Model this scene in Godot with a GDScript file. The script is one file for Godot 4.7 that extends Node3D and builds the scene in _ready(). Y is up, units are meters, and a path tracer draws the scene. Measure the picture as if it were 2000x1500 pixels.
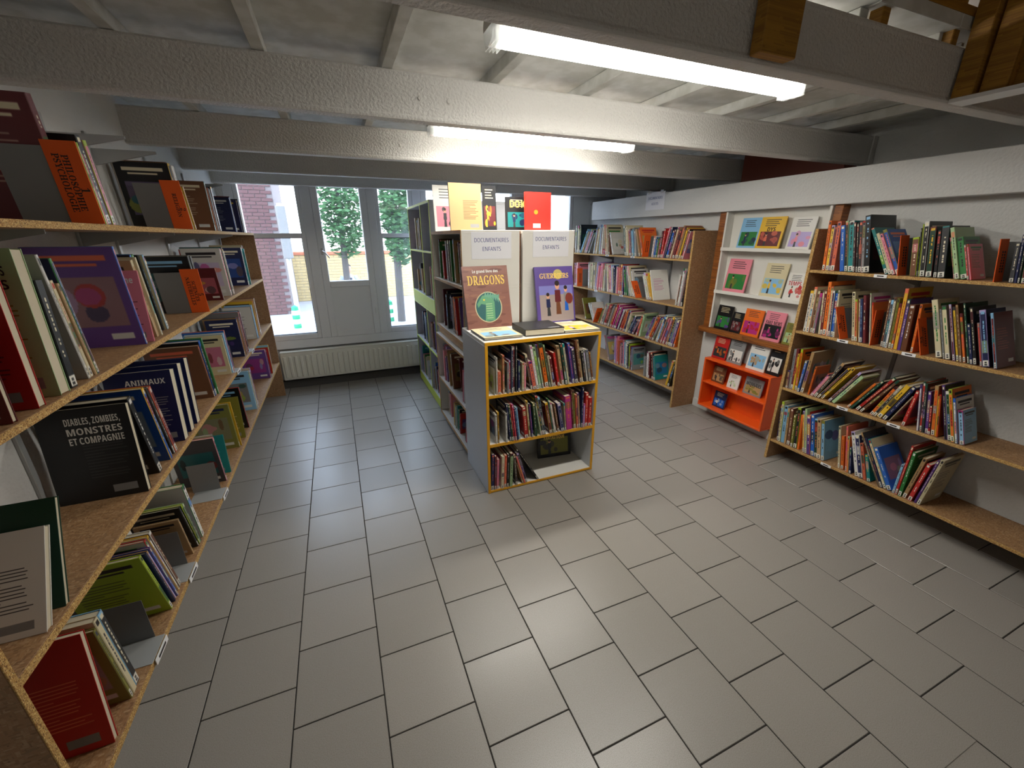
extends Node3D
# A small lending library under a low mezzanine: tiled floor, chipboard bookcases on both side walls, an island of cases in the middle.

const T := 1.0 / 3.0            # side of a floor tile
const ZW := -4.035              # room face of the window wall
const XR := 4.52                # room face of the wall on the right
var m := {}                     # materials
var atlas: Image
var atlas_mat: StandardMaterial3D
var cell := 0
var rng := RandomNumberGenerator.new()
var taken := {}
var fonts := {}
var text_cache := {}
var later := []                 # atlas users, given their material at the end
const PAL := {"white": Color(.86, .85, .82), "cream": Color(.82, .77, .62), "yellow": Color(.88, .70, .16), "red": Color(.72, .13, .11), "maroon": Color(.38, .11, .13), "pink": Color(.88, .52, .58),
	"magenta": Color(.70, .16, .48), "purple": Color(.36, .22, .52), "lilac": Color(.70, .62, .82), "navy": Color(.10, .13, .30), "blue": Color(.12, .36, .72), "lightblue": Color(.52, .72, .86), "teal": Color(.08, .50, .50),
	"green": Color(.18, .48, .22), "darkgreen": Color(.07, .24, .17), "palegreen": Color(.64, .76, .56), "olive": Color(.48, .47, .18), "lime": Color(.62, .72, .14), "brown": Color(.42, .25, .15), "tan": Color(.70, .56, .38),
	"grey": Color(.52, .52, .52), "charcoal": Color(.20, .20, .21), "black": Color(.07, .07, .08), "salmon": Color(.86, .42, .30), "orange": Color(.88, .42, .10), "divider": Color(.90, .36, .07)}
const ORD := ["first", "second", "third", "fourth", "fifth", "sixth", "seventh", "eighth", "ninth", "tenth", "eleventh", "twelfth", "thirteenth", "fourteenth", "fifteenth", "sixteenth", "seventeenth", "eighteenth", "nineteenth", "twentieth"]
const TENS := {2: "twenty", 3: "thirty", 4: "forty", 5: "fifty"}


const TUBE := 15.0
const LAMP := 1.3


func _ready() -> void:
	var cam := Camera3D.new()
	cam.name = "camera"
	cam.fov = 2.0 * rad_to_deg(atan(750.0 / 803.62))
	cam.position = Vector3(1.04494, 1.75271, 1.43568)
	cam.rotation = Vector3(-.343197, -.390786, -.003370)
	cam.near = .05
	cam.far = 200.0
	add_child(cam)
	var sky_mat := ProceduralSkyMaterial.new()
	sky_mat.sky_top_color = Color(.80, .89, 1.0)
	sky_mat.sky_horizon_color = Color(.95, .97, 1.0)
	sky_mat.ground_bottom_color = Color(.42, .42, .42)
	sky_mat.ground_horizon_color = Color(.70, .71, .72)
	sky_mat.sky_energy_multiplier = 1.0
	var sky := Sky.new()
	sky.sky_material = sky_mat
	var env := Environment.new()
	env.background_mode = Environment.BG_SKY
	env.sky = sky
	env.background_energy_multiplier = 6.5
	env.tonemap_mode = Environment.TONE_MAPPER_LINEAR
	env.tonemap_exposure = 1.5
	env.sdfgi_enabled = true
	env.ssao_enabled = true
	env.ssil_enabled = true
	var we := WorldEnvironment.new()
	we.name = "world"
	we.environment = env
	add_child(we)
	rng.seed = 7
	atlas = Image.create(2048, 2048, false, Image.FORMAT_RGB8)
	atlas.fill(Color(.5, .5, .5))
	atlas_mat = StandardMaterial3D.new()
	atlas_mat.roughness = .42
	make_materials()
	build_shell()
	build_windows()
	build_radiator()
	build_left_bookcase()
	build_right_bookcases()
	build_racks()
	build_island()
	lamp_fixture(1.63, 3.20, -.20, "bright sealed strip light under the near ceiling beam")
	lamp_fixture(1.71, 3.32, -1.60, "strip light half hidden beyond the second ceiling beam")
	upstairs_lamp()
	book_row(Transform3D(Basis(Vector3(0, 0, 1), Vector3(0, 1, 0), Vector3(-1, 0, 0)), Vector3(4.192, 1.525, -.568)), 2.16, 0.4, .31, "orange 69 19x326 -5, yellow 89 22x295 -5, maroon 111 13x293 -5, salmon 126 27x317 -5, blue 155 27x297 -12, black 183 19x325 -12, teal 205 32x323 -12, charcoal 239 15x315 -12, black 256 13x311 -12, charcoal 272 21x321 -12, grey 295 18x321 -12, black 315 35x354 -12, teal 408 20x303 -28, cream 434 17x269 -28, pink 455 16x264 -28, blue 496 23x291 -28, divider 526 40x233 -10, brown 573 32x219 -10, black 606 6x271 -10, olive 611 6x293 -10, black 619 23x306 -10, darkgreen 647 31x276 -10, black 684 17x257 -10, charcoal 703 34x278 -10, green 740 9x227 -19, palegreen 751 19x281 -19, green 774 29x225 -19, red 811 10x189 -19, pink 822 10x192 -19, divider 939 38x212 -8, charcoal 983 19x193 -8, navy 1004 11x232 -8, black 1016 10x233 -8, maroon 1027 25x232 -8", "rack end", "top shelf of the near right bookcase")
	book_row(Transform3D(Basis(Vector3(0, 0, 1), Vector3(0, 1, 0), Vector3(-1, 0, 0)), Vector3(4.192, 1.085, -.568)), 2.16, 0.42, .31, "white 39 25x296 -2, cream 65 22x325 -2, brown 88 17x296 -2, grey 107 18x286 -2, cream 126 15x318 -7, maroon 143 18x311 -7, orange 163 23x370 -7, cream 187 14x340 -7, navy 203 14x313 -7, blue 219 22x314 -7, cream 242 12x320 -7, divider 256 78x222 -20, cream 367 20x323 -13, salmon 389 16x277 -13, cream 406 10x280 -13, navy 417 17x284 -13, maroon 436 17x309 -13, white 473 8x327 -13, orange 483 9x270 -13, divider 484 47x224 -5, brown 533 14x298 -5, charcoal 548 14x294 -5, white 563 14x312 -5, olive 578 14x307 -5, orange 593 14x279 -5, yellow 608 20x370 -5, purple 612 19x309 -5, brown 633 29x280 -5, orange 692 13x287 -5, divider 755 47x218 -18, cream 814 29x333 -18, grey 845 9x285 -18, cream 856 24x306 -18, maroon 889 11x318 -18, yellow 903 13x306 -18, brown 918 10x319 -18, orange 929 14x273 -18, darkgreen 948 10x331 -18, navy 960 13x221 -18, black 974 15x313 -18, red 1002 10x235 -18, navy 1014 26x305 -18, maroon 1054 12x296 -18", "rack end", "second shelf of the near right bookcase")
	book_row(Transform3D(Basis(Vector3(0, 0, 1), Vector3(0, 1, 0), Vector3(-1, 0, 0)), Vector3(4.192, 0.63, -.568)), 2.16, 0.43, .31, "tan -7 19x138 -4, grey 16 20x311 -4, maroon 39 20x318 -4, yellow 61 13x283 -4, orange 77 18x322 -4, blue 102 18x247 2, tan 125 24x319 2, orange 179 13x219 2, purple 196 9x210 24, pink 208 15x188 24, charcoal 226 20x317 24, navy 251 16x303 29, yellow 271 19x312 29, brown 328 17x295 29, palegreen 355 23x266 29, orange 449 16x239 29, darkgreen 469 16x273 29, red 500 21x315 29, brown 531 17x306 29, orange 557 20x242 21, black 595 19x255 21, yellow 630 27x267 21, navy 664 22x273 21, cream 696 7x207 21, red 757 19x237 4, white 827 11x282 -11, red 840 14x304 -11, charcoal 855 14x299 -11, purple 871 17x257 -11, red 890 14x179 -11, orange 906 18x301 -11, yellow 926 6x243 -11, orange 933 10x254 -11, black 949 14x318 -17, darkgreen 965 17x289 -17, orange 1004 16x307 -17, white 1024 12x260 -17, lightblue 1040 22x195 -17", "rack end", "third shelf of the near right bookcase")
	book_row(Transform3D(Basis(Vector3(0, 0, 1), Vector3(0, 1, 0), Vector3(-1, 0, 0)), Vector3(4.192, 0.178, -.568)), 2.16, 0.43, .31, "navy 13 15x296 -6, cream 30 22x336 -6, lightblue 57 31x308 -6, tan 100 16x297 -6, brown 118 26x305 -6, olive 151 20x264 -6, black 174 27x332 -6, orange 204 16x284 -6, yellow 221 14x324 -12, palegreen 237 17x346 -12, purple 257 28x304 -12, blue 287 25x320 -12, darkgreen 315 25x296 -12, tan 342 28x303 -12, lightblue 373 24x302 -12, cream 501 15x308 -12, orange 520 20x245 -12, salmon 553 11x329 -12, orange 565 12x260 -12, navy 581 14x191 -12, white 604 24x312 -18, navy 631 27x298 -18, salmon 666 19x253 -18, teal 690 22x185 -18, charcoal 739 11x363 -30, navy 754 14x330 -30, cream 776 18x329 -30, blue 801 25x281 -30, lightblue 831 14x207 0, red 848 14x347 0, green 866 19x316 0, tan 887 21x302 6, red 917 22x276 6, purple 948 13x318 6, cream 963 18x332 6", "rack end", "lowest shelf of the near right bookcase")
	book_row(Transform3D(Basis(), Vector3(1.874, 0.757, -.972)), .832, 0.335, .36, "cream 36 6x183 0 5, white 56 8x257 0 -6, salmon 66 22x161 0 -3, tan 99 14x268 0 6, grey 130 14x216 0 2, red 145 12x228 0 -14, navy 161 12x345 0 0, maroon 175 11x330 0 -7, charcoal 193 11x322 0 6, navy 211 14x222 0 -13, cream 239 16x204 0 -9, pink 257 13x197 0 -11, charcoal 280 16x261 -11 -3, salmon 322 27x209 -11 1, white 351 18x321 -11 -7, palegreen 373 18x302 -11 -2, palegreen 395 14x331 -11 3, orange 420 30x329 -11 -11, black 451 11x314 -11 4, cream 467 15x256 -11 -7, maroon 484 20x225 -11 -14, red 514 19x251 -11 -8, tan 554 21x294 -11 -1, darkgreen 578 17x310 -11 -6, cream 597 17x306 -11 -9, purple 638 19x307 -11 -2, charcoal 660 25x272 -11 -9, brown 698 14x350 -11 -12, tan 714 14x346 -11 -10, charcoal 738 16x244 -11 5, white 756 12x244 -11 5, grey 774 20x246 -11 0, brown 803 14x224 -11 -10, cream 823 18x218 -11 -10, tan 844 20x216 -11 -14, white 936 21x234 -11 -14", "dragon cover side", "upper shelf of the yellow-edged case")
	book_row(Transform3D(Basis(), Vector3(1.874, 0.392, -.972)), .832, 0.335, .36, "white 45 12x221 -1 5, brown 62 11x234 -1 -6, white 117 14x221 -1 -3, navy 133 14x288 -6 6, darkgreen 148 14x283 -6 2, red 176 11x282 -6 -14, red 189 13x280 -6 0, navy 205 11x246 -6 -7, lightblue 218 14x250 -6 6, red 265 29x246 -6 -13, cream 301 14x284 -6 -9, purple 317 13x263 -6 -11, darkgreen 346 19x263 -6 -3, palegreen 371 11x262 -11 1, darkgreen 384 18x316 -11 -7, black 404 18x303 -11 -2, maroon 464 23x251 -11 3, navy 490 10x280 -11 -11, white 502 17x254 -11 4, brown 532 17x231 -11 -7, navy 560 27x233 -11 -14, tan 591 14x223 -6 -8, magenta 608 49x273 -6 -1, maroon 661 7x310 -6 -6, olive 671 19x312 -6 -9, salmon 694 14x274 -6 -2, tan 710 16x284 -6 -9, navy 728 14x322 -1 -12, lilac 744 14x191 -1 -10, red 761 25x274 -1 5, red 790 29x231 -1 5, grey 845 26x213 -1 0", "dragon cover side", "middle shelf of the yellow-edged case")
	book_row(Transform3D(Basis(), Vector3(1.874, 0.022, -.972)), .832, 0.335, .36, "navy -1 24x287 2, maroon 26 15x270 2, pink 43 17x242 2, cream 76 22x260 2, salmon 101 18x261 2, black 121 15x266 2, palegreen 141 26x270 2, charcoal 169 18x251 -4, tan 213 11x187 -16, salmon 225 13x244 -16, charcoal 246 18x267 -16, black 338 14x367 -31", "dragon cover side", "bottom of the yellow-edged case")
	var fc := begin()
	var fp := begin()
	fine_row(fc, fp, Transform3D(Basis(Vector3(0, 0, 1), Vector3(0, 1, 0), Vector3(-1, 0, 0)), Vector3(4.222, 1.54, -3.969)), 2.225, 0.4, .29, "white 54 45x356 0, cream 105 50x355 0, black 161 34x369 0, lightblue 199 43x344 28, lilac 295 42x334 28, navy 344 35x329 28, grey 394 37x291 28, cream 480 34x320 10, tan 519 33x301 10, cream 556 31x331 10, lightblue 645 38x356 1, white 701 23x355 1, red 729 55x66 1, tan 788 26x357 -11, cream 819 39x352 -11, brown 864 25x256 -11, white 946 28x269 -20, darkgreen 1199 27x333 -12, cream 1230 41x339 -12, red 1277 33x296 -12, maroon 1314 54x302 -12, grey 1377 32x311 -12, tan 1446 27x305 -20, orange 1513 23x320 -20, divider 1544 108x230 4, white 1663 25x219 4, blue 1693 36x205 4, green 1732 33x201 4, maroon 1768 25x266 4, red 1796 28x291 4, pink 1826 15x310 13, navy 1855 20x308 13, blue 1879 30x275 13, maroon 1911 18x285 13, cream 1933 35x305 13, maroon 1972 31x272 13, salmon 2008 43x316 13, yellow 2056 22x294 13, black 2081 36x284 13, navy 2141 29x283 13, charcoal 2172 22x278 13, black 2203 21x316 4", "top shelf of the far right bookcase")
	fine_row(fc, fp, Transform3D(Basis(Vector3(0, 0, 1), Vector3(0, 1, 0), Vector3(-1, 0, 0)), Vector3(4.222, 1.085, -3.969)), 2.225, 0.42, .29, "pink 74 58x314 -4, white 143 34x324 -4, divider 205 207x248 -4, white 443 31x338 -4, cream 505 41x342 2, cream 581 30x340 -4, lilac 616 59x354 4, pink 689 43x341 4, pink 735 31x342 -1, tan 770 33x283 -1, cream 808 37x342 -1, white 850 32x344 -8, cream 886 36x331 -8, pink 927 49x304 -8, lightblue 980 35x336 -8, navy 1019 47x330 -8, cream 1071 38x326 -3, salmon 1117 42x343 -3, red 1161 27x351 -3, lightblue 1192 32x339 -3, green 1228 43x300 -10, grey 1300 33x352 -19, cream 1351 28x367 -24, white 1412 28x321 -19, divider 1487 104x212 -32, grey 1644 33x294 -23, cream 1683 30x305 -23, yellow 1719 30x298 -23, white 1754 11x333 -18, white 2095 15x308 4, brown 2113 13x296 4, white 2128 37x370 4, black 2173 22x340 4, cream 2205 19x256 4", "second shelf of the far right bookcase")
	fine_row(fc, fp, Transform3D(Basis(Vector3(0, 0, 1), Vector3(0, 1, 0), Vector3(-1, 0, 0)), Vector3(4.222, 0.65, -3.969)), 2.225, 0.41, .29, "olive 421 30x299 -24, white 603 22x267 -32, white 649 20x272 -26, divider 587 113x218 22, olive 724 29x202 28, tan 764 44x298 22, grey 815 43x303 22, red 869 46x309 22, black 922 36x316 22, grey 963 48x319 22, red 1018 29x331 22, magenta 1051 91x329 22, black 1153 55x281 22, red 1214 39x283 22, orange 1258 39x291 17, maroon 1301 21x284 17, cream 1326 37x265 17, navy 1383 26x250 28, navy 1371 48x196 28, maroon 1428 34x208 28, salmon 1469 30x246 18, palegreen 1506 39x280 12, purple 1684 34x278 24, grey 1724 17x306 24, orange 1747 28x312 24, red 1781 54x311 24, cream 1843 24x296 17, lightblue 1870 28x325 17, maroon 1903 23x310 17, pink 1930 23x292 17, pink 1978 28x305 17, maroon 2009 30x314 12, black 2042 25x320 12, grey 2070 29x311 12, purple 2105 27x291 12, orange 2137 22x308 12, cream 2163 22x264 12", "third shelf of the far right bookcase")
	fine_row(fc, fp, Transform3D(Basis(Vector3(0, 0, 1), Vector3(0, 1, 0), Vector3(-1, 0, 0)), Vector3(4.222, 0.208, -3.969)), 2.225, 0.42, .29, "grey 1042 21x334 -23, lilac 1165 31x350 -6, pink 1200 26x357 -6, salmon 1231 30x302 -6, grey 1279 34x284 -6, navy 1315 23x282 -6, pink 1340 23x334 -6, lightblue 1365 26x340 -6, white 1394 26x331 -6, navy 1425 28x302 -6, lime 1458 67x309 -6, grey 1743 25x231 -6, white 1786 39x304 -6, maroon 1829 24x299 -6, black 1857 31x306 -12, teal 1892 30x276 -12, yellow 2096 31x301 12, black 2131 28x301 12, white 2162 28x284 12", "lowest shelf of the far right bookcase")
	book_row(Transform3D(Basis(Vector3(0, 0, -1), Vector3(0, 1, 0), Vector3(1, 0, 0)), Vector3(.292, 1.8, .467)), 4.235, 0.44, .275, "divider 1000 6x262 -8, maroon 1035 34x380 -8 60, tan 1075 22x235 -8, cream 1100 11x262 -8, red 1114 11x255 -8, black 1130 32x290 -8, pink 1166 26x280 -8, divider 2050 6x255 -12, black 2080 34x335 -8, white 2120 40x330 -7, maroon 2165 26x350 -7 40, cream 2200 15x215 -16, yellow 2225 18x240 -16, brown 2760 22x320 -5, tan 2800 11x285 -5, grey 2815 11x280 -5, grey 2829 11x280 -5, cream 2843 11x280 -5, tan 2857 11x285 -5, grey 2872 12x280 -5, charcoal 2900 36x300 -5, navy 3480 18x275 -4, maroon 3505 14x285 -4, navy 3800 25x280 0, charcoal 3830 22x290 0", "window end", "top shelf of the long left bookcase", false)
	book_row(Transform3D(Basis(Vector3(0, 0, -1), Vector3(0, 1, 0), Vector3(1, 0, 0)), Vector3(.292, 1.34, .467)), 4.235, 0.42, .275, "black 560 34x305 3 2, white 660 14x372 -6 4, cream 678 17x300 -6 6, tan 697 13x290 -6, navy 712 14x360 -6 3, white 728 10x350 -6 8, purple 1140 14x385 -6 10, tan 1290 24x330 -8 18, cream 1318 14x340 -8 10, black 1336 14x350 -8 30, green 1354 22x350 -8 30, black 1440 18x345 -8 40, cream 1462 15x345 -8 30, charcoal 1482 16x330 -8 34, divider 1975 6x250 -8, black 2010 32x320 -8, charcoal 2046 30x315 -8, maroon 2520 13x225 -14 6, white 2760 16x345 -8, red 2780 32x340 -8, teal 2816 18x352 -8, black 2838 18x335 -8, navy 2860 13x330 -8, white 2878 13x325 -8, charcoal 2895 13x318 -8, white 2912 12x316 -8, navy 3560 30x330 -2, teal 3600 20x320 -2, teal 3625 22x318 -2, cream 3660 18x350 -2 20, tan 3690 20x345 -2 20", "window end", "second shelf of the long left bookcase", false)
	book_row(Transform3D(Basis(Vector3(0, 0, -1), Vector3(0, 1, 0), Vector3(1, 0, 0)), Vector3(.292, 0.865, .467)), 4.235, 0.44, .275, "black 900 30x345 -10, blue 1010 20x345 -10, black 1034 20x330 -10, charcoal 1058 16x335 -12, maroon 1080 24x330 -12, brown 1800 20x330 -10, black 1824 30x350 -10, green 1860 14x360 -10, cream 2280 16x280 -6, lightblue 2300 34x285 -6, blue 2338 14x300 -6, navy 2760 18x300 -5, tan 2785 15x310 -5, orange 2803 16x305 -5, tan 2822 15x300 -5, orange 2840 15x300 -5, grey 2860 13x340 -5, lightblue 2876 14x345 -5, black 2895 24x345 -5, maroon 2922 20x340 -5, white 3420 16x300 -4, lightblue 3440 18x310 -4, grey 3462 14x310 -4, yellow 3560 20x330 0, tan 3590 22x345 0, brown 3615 18x340 0, maroon 3640 22x345 0, charcoal 3665 16x340 0", "window end", "third shelf of the long left bookcase", false)
	book_row(Transform3D(Basis(Vector3(0, 0, -1), Vector3(0, 1, 0), Vector3(1, 0, 0)), Vector3(.292, 0.41, .467)), 4.235, 0.43, .275, "olive 290 13x310 -5, cream 306 24x330 -5, black 334 26x325 -5, lime 640 16x320 -14, blue 662 13x300 -14, navy 678 11x300 -14, lilac 692 11x295 -14, blue 706 11x300 -14, white 720 14x330 -14, white 738 12x335 -14, brown 760 18x335 -14, tan 960 10x215 -10, black 1010 12x260 -14, black 1026 12x260 -14, charcoal 1042 12x255 -14, white 1075 30x310 -9, charcoal 1600 16x300 -8, cream 1622 16x310 -8, olive 2050 18x330 -6, yellow 2074 9x332 -6, black 2380 12x335 -7, teal 2398 20x330 -7, lightblue 2760 20x340 -5, cream 2790 26x330 -5, tan 2822 30x335 -5, brown 2860 24x335 -5, purple 3640 26x300 -4, navy 3670 18x290 -4, red 3800 18x280 0, lightblue 3822 18x300 0", "window end", "lowest shelf of the long left bookcase", false)
	book_row(Transform3D(Basis(Vector3(0, 0, 1), Vector3(0, 1, 0), Vector3(-1, 0, 0)), Vector3(1.902, 1.408, -2.478)), 0.93, 0.367, 0.4, "brown 60 30x330 0 20, tan 95 24x320 0 30, green 150 20x310 -3, red 260 45x235 -5, brown 330 22x300 -5 20, grey 400 40x315 -5, maroon 470 40x320 -5, green 520 24x320 -5, grey 590 30x330 -6 20, tan 640 30x320 -6, brown 700 26x310 -6 30, black 760 22x305 -6 30, maroon 800 24x310 -6, tan 840 30x300 -6", "window end", "upper shelf of the tall island case")
	book_row(Transform3D(Basis(Vector3(0, 0, 1), Vector3(0, 1, 0), Vector3(-1, 0, 0)), Vector3(1.902, 0.98, -2.478)), 0.93, 0.4, 0.4, "maroon 160 26x330 0 10, black 200 30x320 -2 40, charcoal 300 40x300 -2, navy 480 28x310 -10, brown 540 26x300 -10, orange 580 30x310 -10, red 620 26x300 -10, purple 660 24x310 -10 30", "window end", "lower shelf of the tall island case")
	book_row(Transform3D(Basis(Vector3(0, 0, 1), Vector3(0, 1, 0), Vector3(-1, 0, 0)), Vector3(1.884, 0.444, -2.468)), 0.935, 0.41, 0.39, "pink 30 40x330 0 30, lilac 90 36x320 0 40, pink 140 34x300 0, purple 200 40x250 -6, tan 330 26x330 -8, brown 420 30x320 -8 10, maroon 520 24x300 -8 60, pink 760 14x290 6, white 800 12x280 6", "window end", "middle shelf of the floor island case")
	book_row(Transform3D(Basis(Vector3(0, 0, 1), Vector3(0, 1, 0), Vector3(-1, 0, 0)), Vector3(1.884, 0.072, -2.468)), 0.935, 0.34, 0.39, "tan 140 34x250 0 30, pink 190 34x240 0 30, yellow 400 16x235 8, cream 425 16x240 8, orange 450 15x240 8, white 476 18x245 8, teal 510 22x255 8, green 540 20x230 8, black 570 20x240 8, red 600 16x210 8, maroon 760 14x225 14, pink 785 12x230 14", "window end", "lowest shelf of the floor island case")
	book_row(Transform3D(Basis(Vector3(0, 0, 1), Vector3(0, 1, 0), Vector3(-1, 0, 0)), Vector3(1.915, 1.624, -3.78)), 0.72, 0.42, 0.36, "pink 150 34x310 -3 30, cream 260 26x330 -3, tan 400 30x300 -3, white 460 24x310 -3, tan 520 28x320 -3", "window end", "top far cube of the lime edged case")
	book_row(Transform3D(Basis(Vector3(0, 0, 1), Vector3(0, 1, 0), Vector3(-1, 0, 0)), Vector3(1.915, 1.166, -3.78)), 0.72, 0.42, 0.36, "tan 200 30x240 0, grey 300 24x300 -4 20, black 360 24x310 -4 20, tan 460 30x260 -4", "window end", "second far cube of the lime edged case")
	book_row(Transform3D(Basis(Vector3(0, 0, 1), Vector3(0, 1, 0), Vector3(-1, 0, 0)), Vector3(1.915, 0.597, -3.78)), 0.72, 0.4, 0.36, "navy 300 26x330 -2 10, charcoal 340 26x320 -2 20, lightblue 420 30x340 -2, navy 500 28x300 -2", "window end", "third far cube of the lime edged case")
	book_row(Transform3D(Basis(Vector3(0, 0, 1), Vector3(0, 1, 0), Vector3(-1, 0, 0)), Vector3(1.915, 0.1125, -3.78)), 0.72, 0.42, 0.36, "lilac 60 20x330 0 0, teal 90 26x350 0 10, white 150 16x250 -6, pink 180 16x260 -6, green 230 24x260 -6, cream 300 26x250 -6, white 400 20x230 -6", "window end", "lowest far cube of the lime edged case")
	book_row(Transform3D(Basis(Vector3(0, 0, 1), Vector3(0, 1, 0), Vector3(-1, 0, 0)), Vector3(1.915, 1.166, -3.038)), 0.4, 0.42, 0.36, "black 60 24x300 0 40, tan 200 30x310 0, cream 260 26x320 0", "window end", "second near cube of the lime edged case")
	book_row(Transform3D(Basis(Vector3(0, 0, 1), Vector3(0, 1, 0), Vector3(-1, 0, 0)), Vector3(1.915, 0.597, -3.038)), 0.4, 0.4, 0.36, "tan 60 26x290 -8, brown 110 24x280 -8, purple 240 26x330 -4, teal 300 26x340 -4", "window end", "third near cube of the lime edged case")
	book_row(Transform3D(Basis(Vector3(0, 0, 1), Vector3(0, 1, 0), Vector3(-1, 0, 0)), Vector3(1.915, 0.1125, -3.038)), 0.4, 0.42, 0.36, "tan 40 26x240 -4, blue 110 30x330 -6, navy 170 26x300 -6, red 230 20x280 -6, white 280 16x270 -6", "window end", "lowest near cube of the lime edged case")
	var rows := thing("fine_book_rows", "close rows of mixed slim books on the far right bookcase, too fine to tell apart", "books")
	rows.set_meta("kind", "stuff")
	put("covers", done(fc), atlas_mat, rows)
	put("pages", done(fp), m.pages, rows)
	build_heroes()
	build_street()
	atlas_mat.albedo_texture = ImageTexture.create_from_image(atlas)


func upstairs_lamp() -> void:
	var o := thing("gallery_lamp", "strip light on the high ceiling above the gallery, out of view", "lamp", put_at(Vector3(2.6, 4.30, -1.2)))
	put("tray", boxmesh(Vector3(1.5, .05, .12), .01, Vector3(0, .05, 0)), m.tray, o)
	put("diffuser", boxmesh(Vector3(1.44, .05, .10), .015), m.tubelight, o)
	var l := AreaLight3D.new()
	l.name = "tube_glow"
	o.add_child(l)
	l.area_size = Vector2(1.4, .09)
	l.light_energy = 1.5
	l.area_range = 30.0
	l.shadow_enabled = true
	l.position = Vector3(0, -.03, 0)
	l.rotation_degrees = Vector3(-90, 0, 0)


func ordinal(n: int) -> String:
	if n <= 20:
		return ORD[n - 1]
	if n % 10 == 0:
		return {30: "thirtieth", 40: "fortieth", 50: "fiftieth"}[n]
	return TENS[n / 10] + "-" + ORD[n % 10 - 1]


# ---------------------------------------------------------------- nodes and tags
func numbered(called: String) -> String:
	if not taken.has(called):
		taken[called] = 0
		return called
	taken[called] += 1
	return "%s_%03d" % [called, taken[called]]


func tag(o: Node, label: String, category := "", group := "", kind := "") -> Node:
	if label: o.set_meta("label", label)
	if category: o.set_meta("category", category)
	if group: o.set_meta("group", group)
	if kind: o.set_meta("kind", kind)
	return o


func thing(called: String, label: String, category: String, at := Transform3D(), group := "") -> Node3D:
	var o := Node3D.new()
	o.name = numbered(called)
	add_child(o)
	o.transform = at
	tag(o, label, category, group)
	return o


func struct(called: String, label: String) -> Node3D:
	var o := Node3D.new()
	o.name = called
	add_child(o)
	tag(o, label, "", "", "structure")
	return o


func put(called: String, mesh: Mesh, mat: Material, parent: Node = null, at := Transform3D()) -> MeshInstance3D:
	var o := MeshInstance3D.new()
	o.mesh = mesh
	o.material_override = mat
	o.transform = at
	if parent == null:
		o.name = numbered(called)
		add_child(o)
	else:
		o.name = called
		parent.add_child(o, true)
	return o


func put_at(p: Vector3, yaw := 0.0, pitch := 0.0, roll := 0.0) -> Transform3D:
	return Transform3D(Basis.from_euler(Vector3(deg_to_rad(pitch), deg_to_rad(yaw), deg_to_rad(roll))), p)


# ---------------------------------------------------------------- mesh building
func begin() -> SurfaceTool:
	var s := SurfaceTool.new()
	s.begin(Mesh.PRIMITIVE_TRIANGLES)
	s.set_smooth_group(-1)
	return s


func done(s: SurfaceTool) -> ArrayMesh:
	s.generate_normals()
	return s.commit()


func face(s: SurfaceTool, pts: Array, mid: Vector3, x := Transform3D()) -> void:
	# a convex polygon turned so that its front looks away from mid
	var n: Vector3 = (pts[1] - pts[0]).cross(pts[2] - pts[0])
	var c := Vector3.ZERO
	for p in pts: c += p
	c /= pts.size()
	var order := pts.duplicate()
	if n.dot(c - mid) > 0.0: order.reverse()
	for i in range(1, order.size() - 1):
		for p in [order[0], order[i], order[i + 1]]: s.add_vertex(x * p)


func box(s: SurfaceTool, c: Vector3, size: Vector3, b := 0.0, x := Transform3D()) -> void:
	var h := size / 2.0
	b = minf(b, minf(h.x, minf(h.y, h.z)) * 0.49)
	var pt := func(ax: int, sg: Vector3) -> Vector3:
		var v := Vector3(sg.x * (h.x - b), sg.y * (h.y - b), sg.z * (h.z - b))
		v[ax] = sg[ax] * h[ax]
		return c + v
	for ax in 3:
		var u := (ax + 1) % 3
		var w := (ax + 2) % 3
		for s1 in [-1.0, 1.0]:
			var poly := []
			for q in [[-1.0, -1.0], [1.0, -1.0], [1.0, 1.0], [-1.0, 1.0]]:
				var sg := Vector3.ZERO
				sg[ax] = s1; sg[u] = q[0]; sg[w] = q[1]
				poly.append(pt.call(ax, sg))
			face(s, poly, c, x)
			if b > 0.0:
				for s2 in [-1.0, 1.0]:
					var a := Vector3.ZERO
					a[ax] = s1; a[u] = s2; a[w] = -1.0
					var e := a
					e[w] = 1.0
					face(s, [pt.call(ax, a), pt.call(ax, e), pt.call(u, e), pt.call(u, a)], c, x)
	if b > 0.0:
		for sx in [-1.0, 1.0]:
			for sy in [-1.0, 1.0]:
				for sz in [-1.0, 1.0]:
					var sg := Vector3(sx, sy, sz)
					face(s, [pt.call(0, sg), pt.call(1, sg), pt.call(2, sg)], c, x)


func span(s: SurfaceTool, a: Vector3, b: Vector3, bev := 0.0) -> void:   # box between two corners
	box(s, (a + b) / 2.0, (b - a).abs(), bev)


func boxmesh(size: Vector3, b := 0.0, c := Vector3.ZERO) -> ArrayMesh:
	var s := begin()
	box(s, c, size, b)
	return done(s)


func board(called: String, a: Vector3, b: Vector3, mat: Material, parent: Node, bev := 0.0015) -> MeshInstance3D:
	return put(called, boxmesh((b - a).abs(), bev), mat, parent, put_at((a + b) / 2.0))


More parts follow.
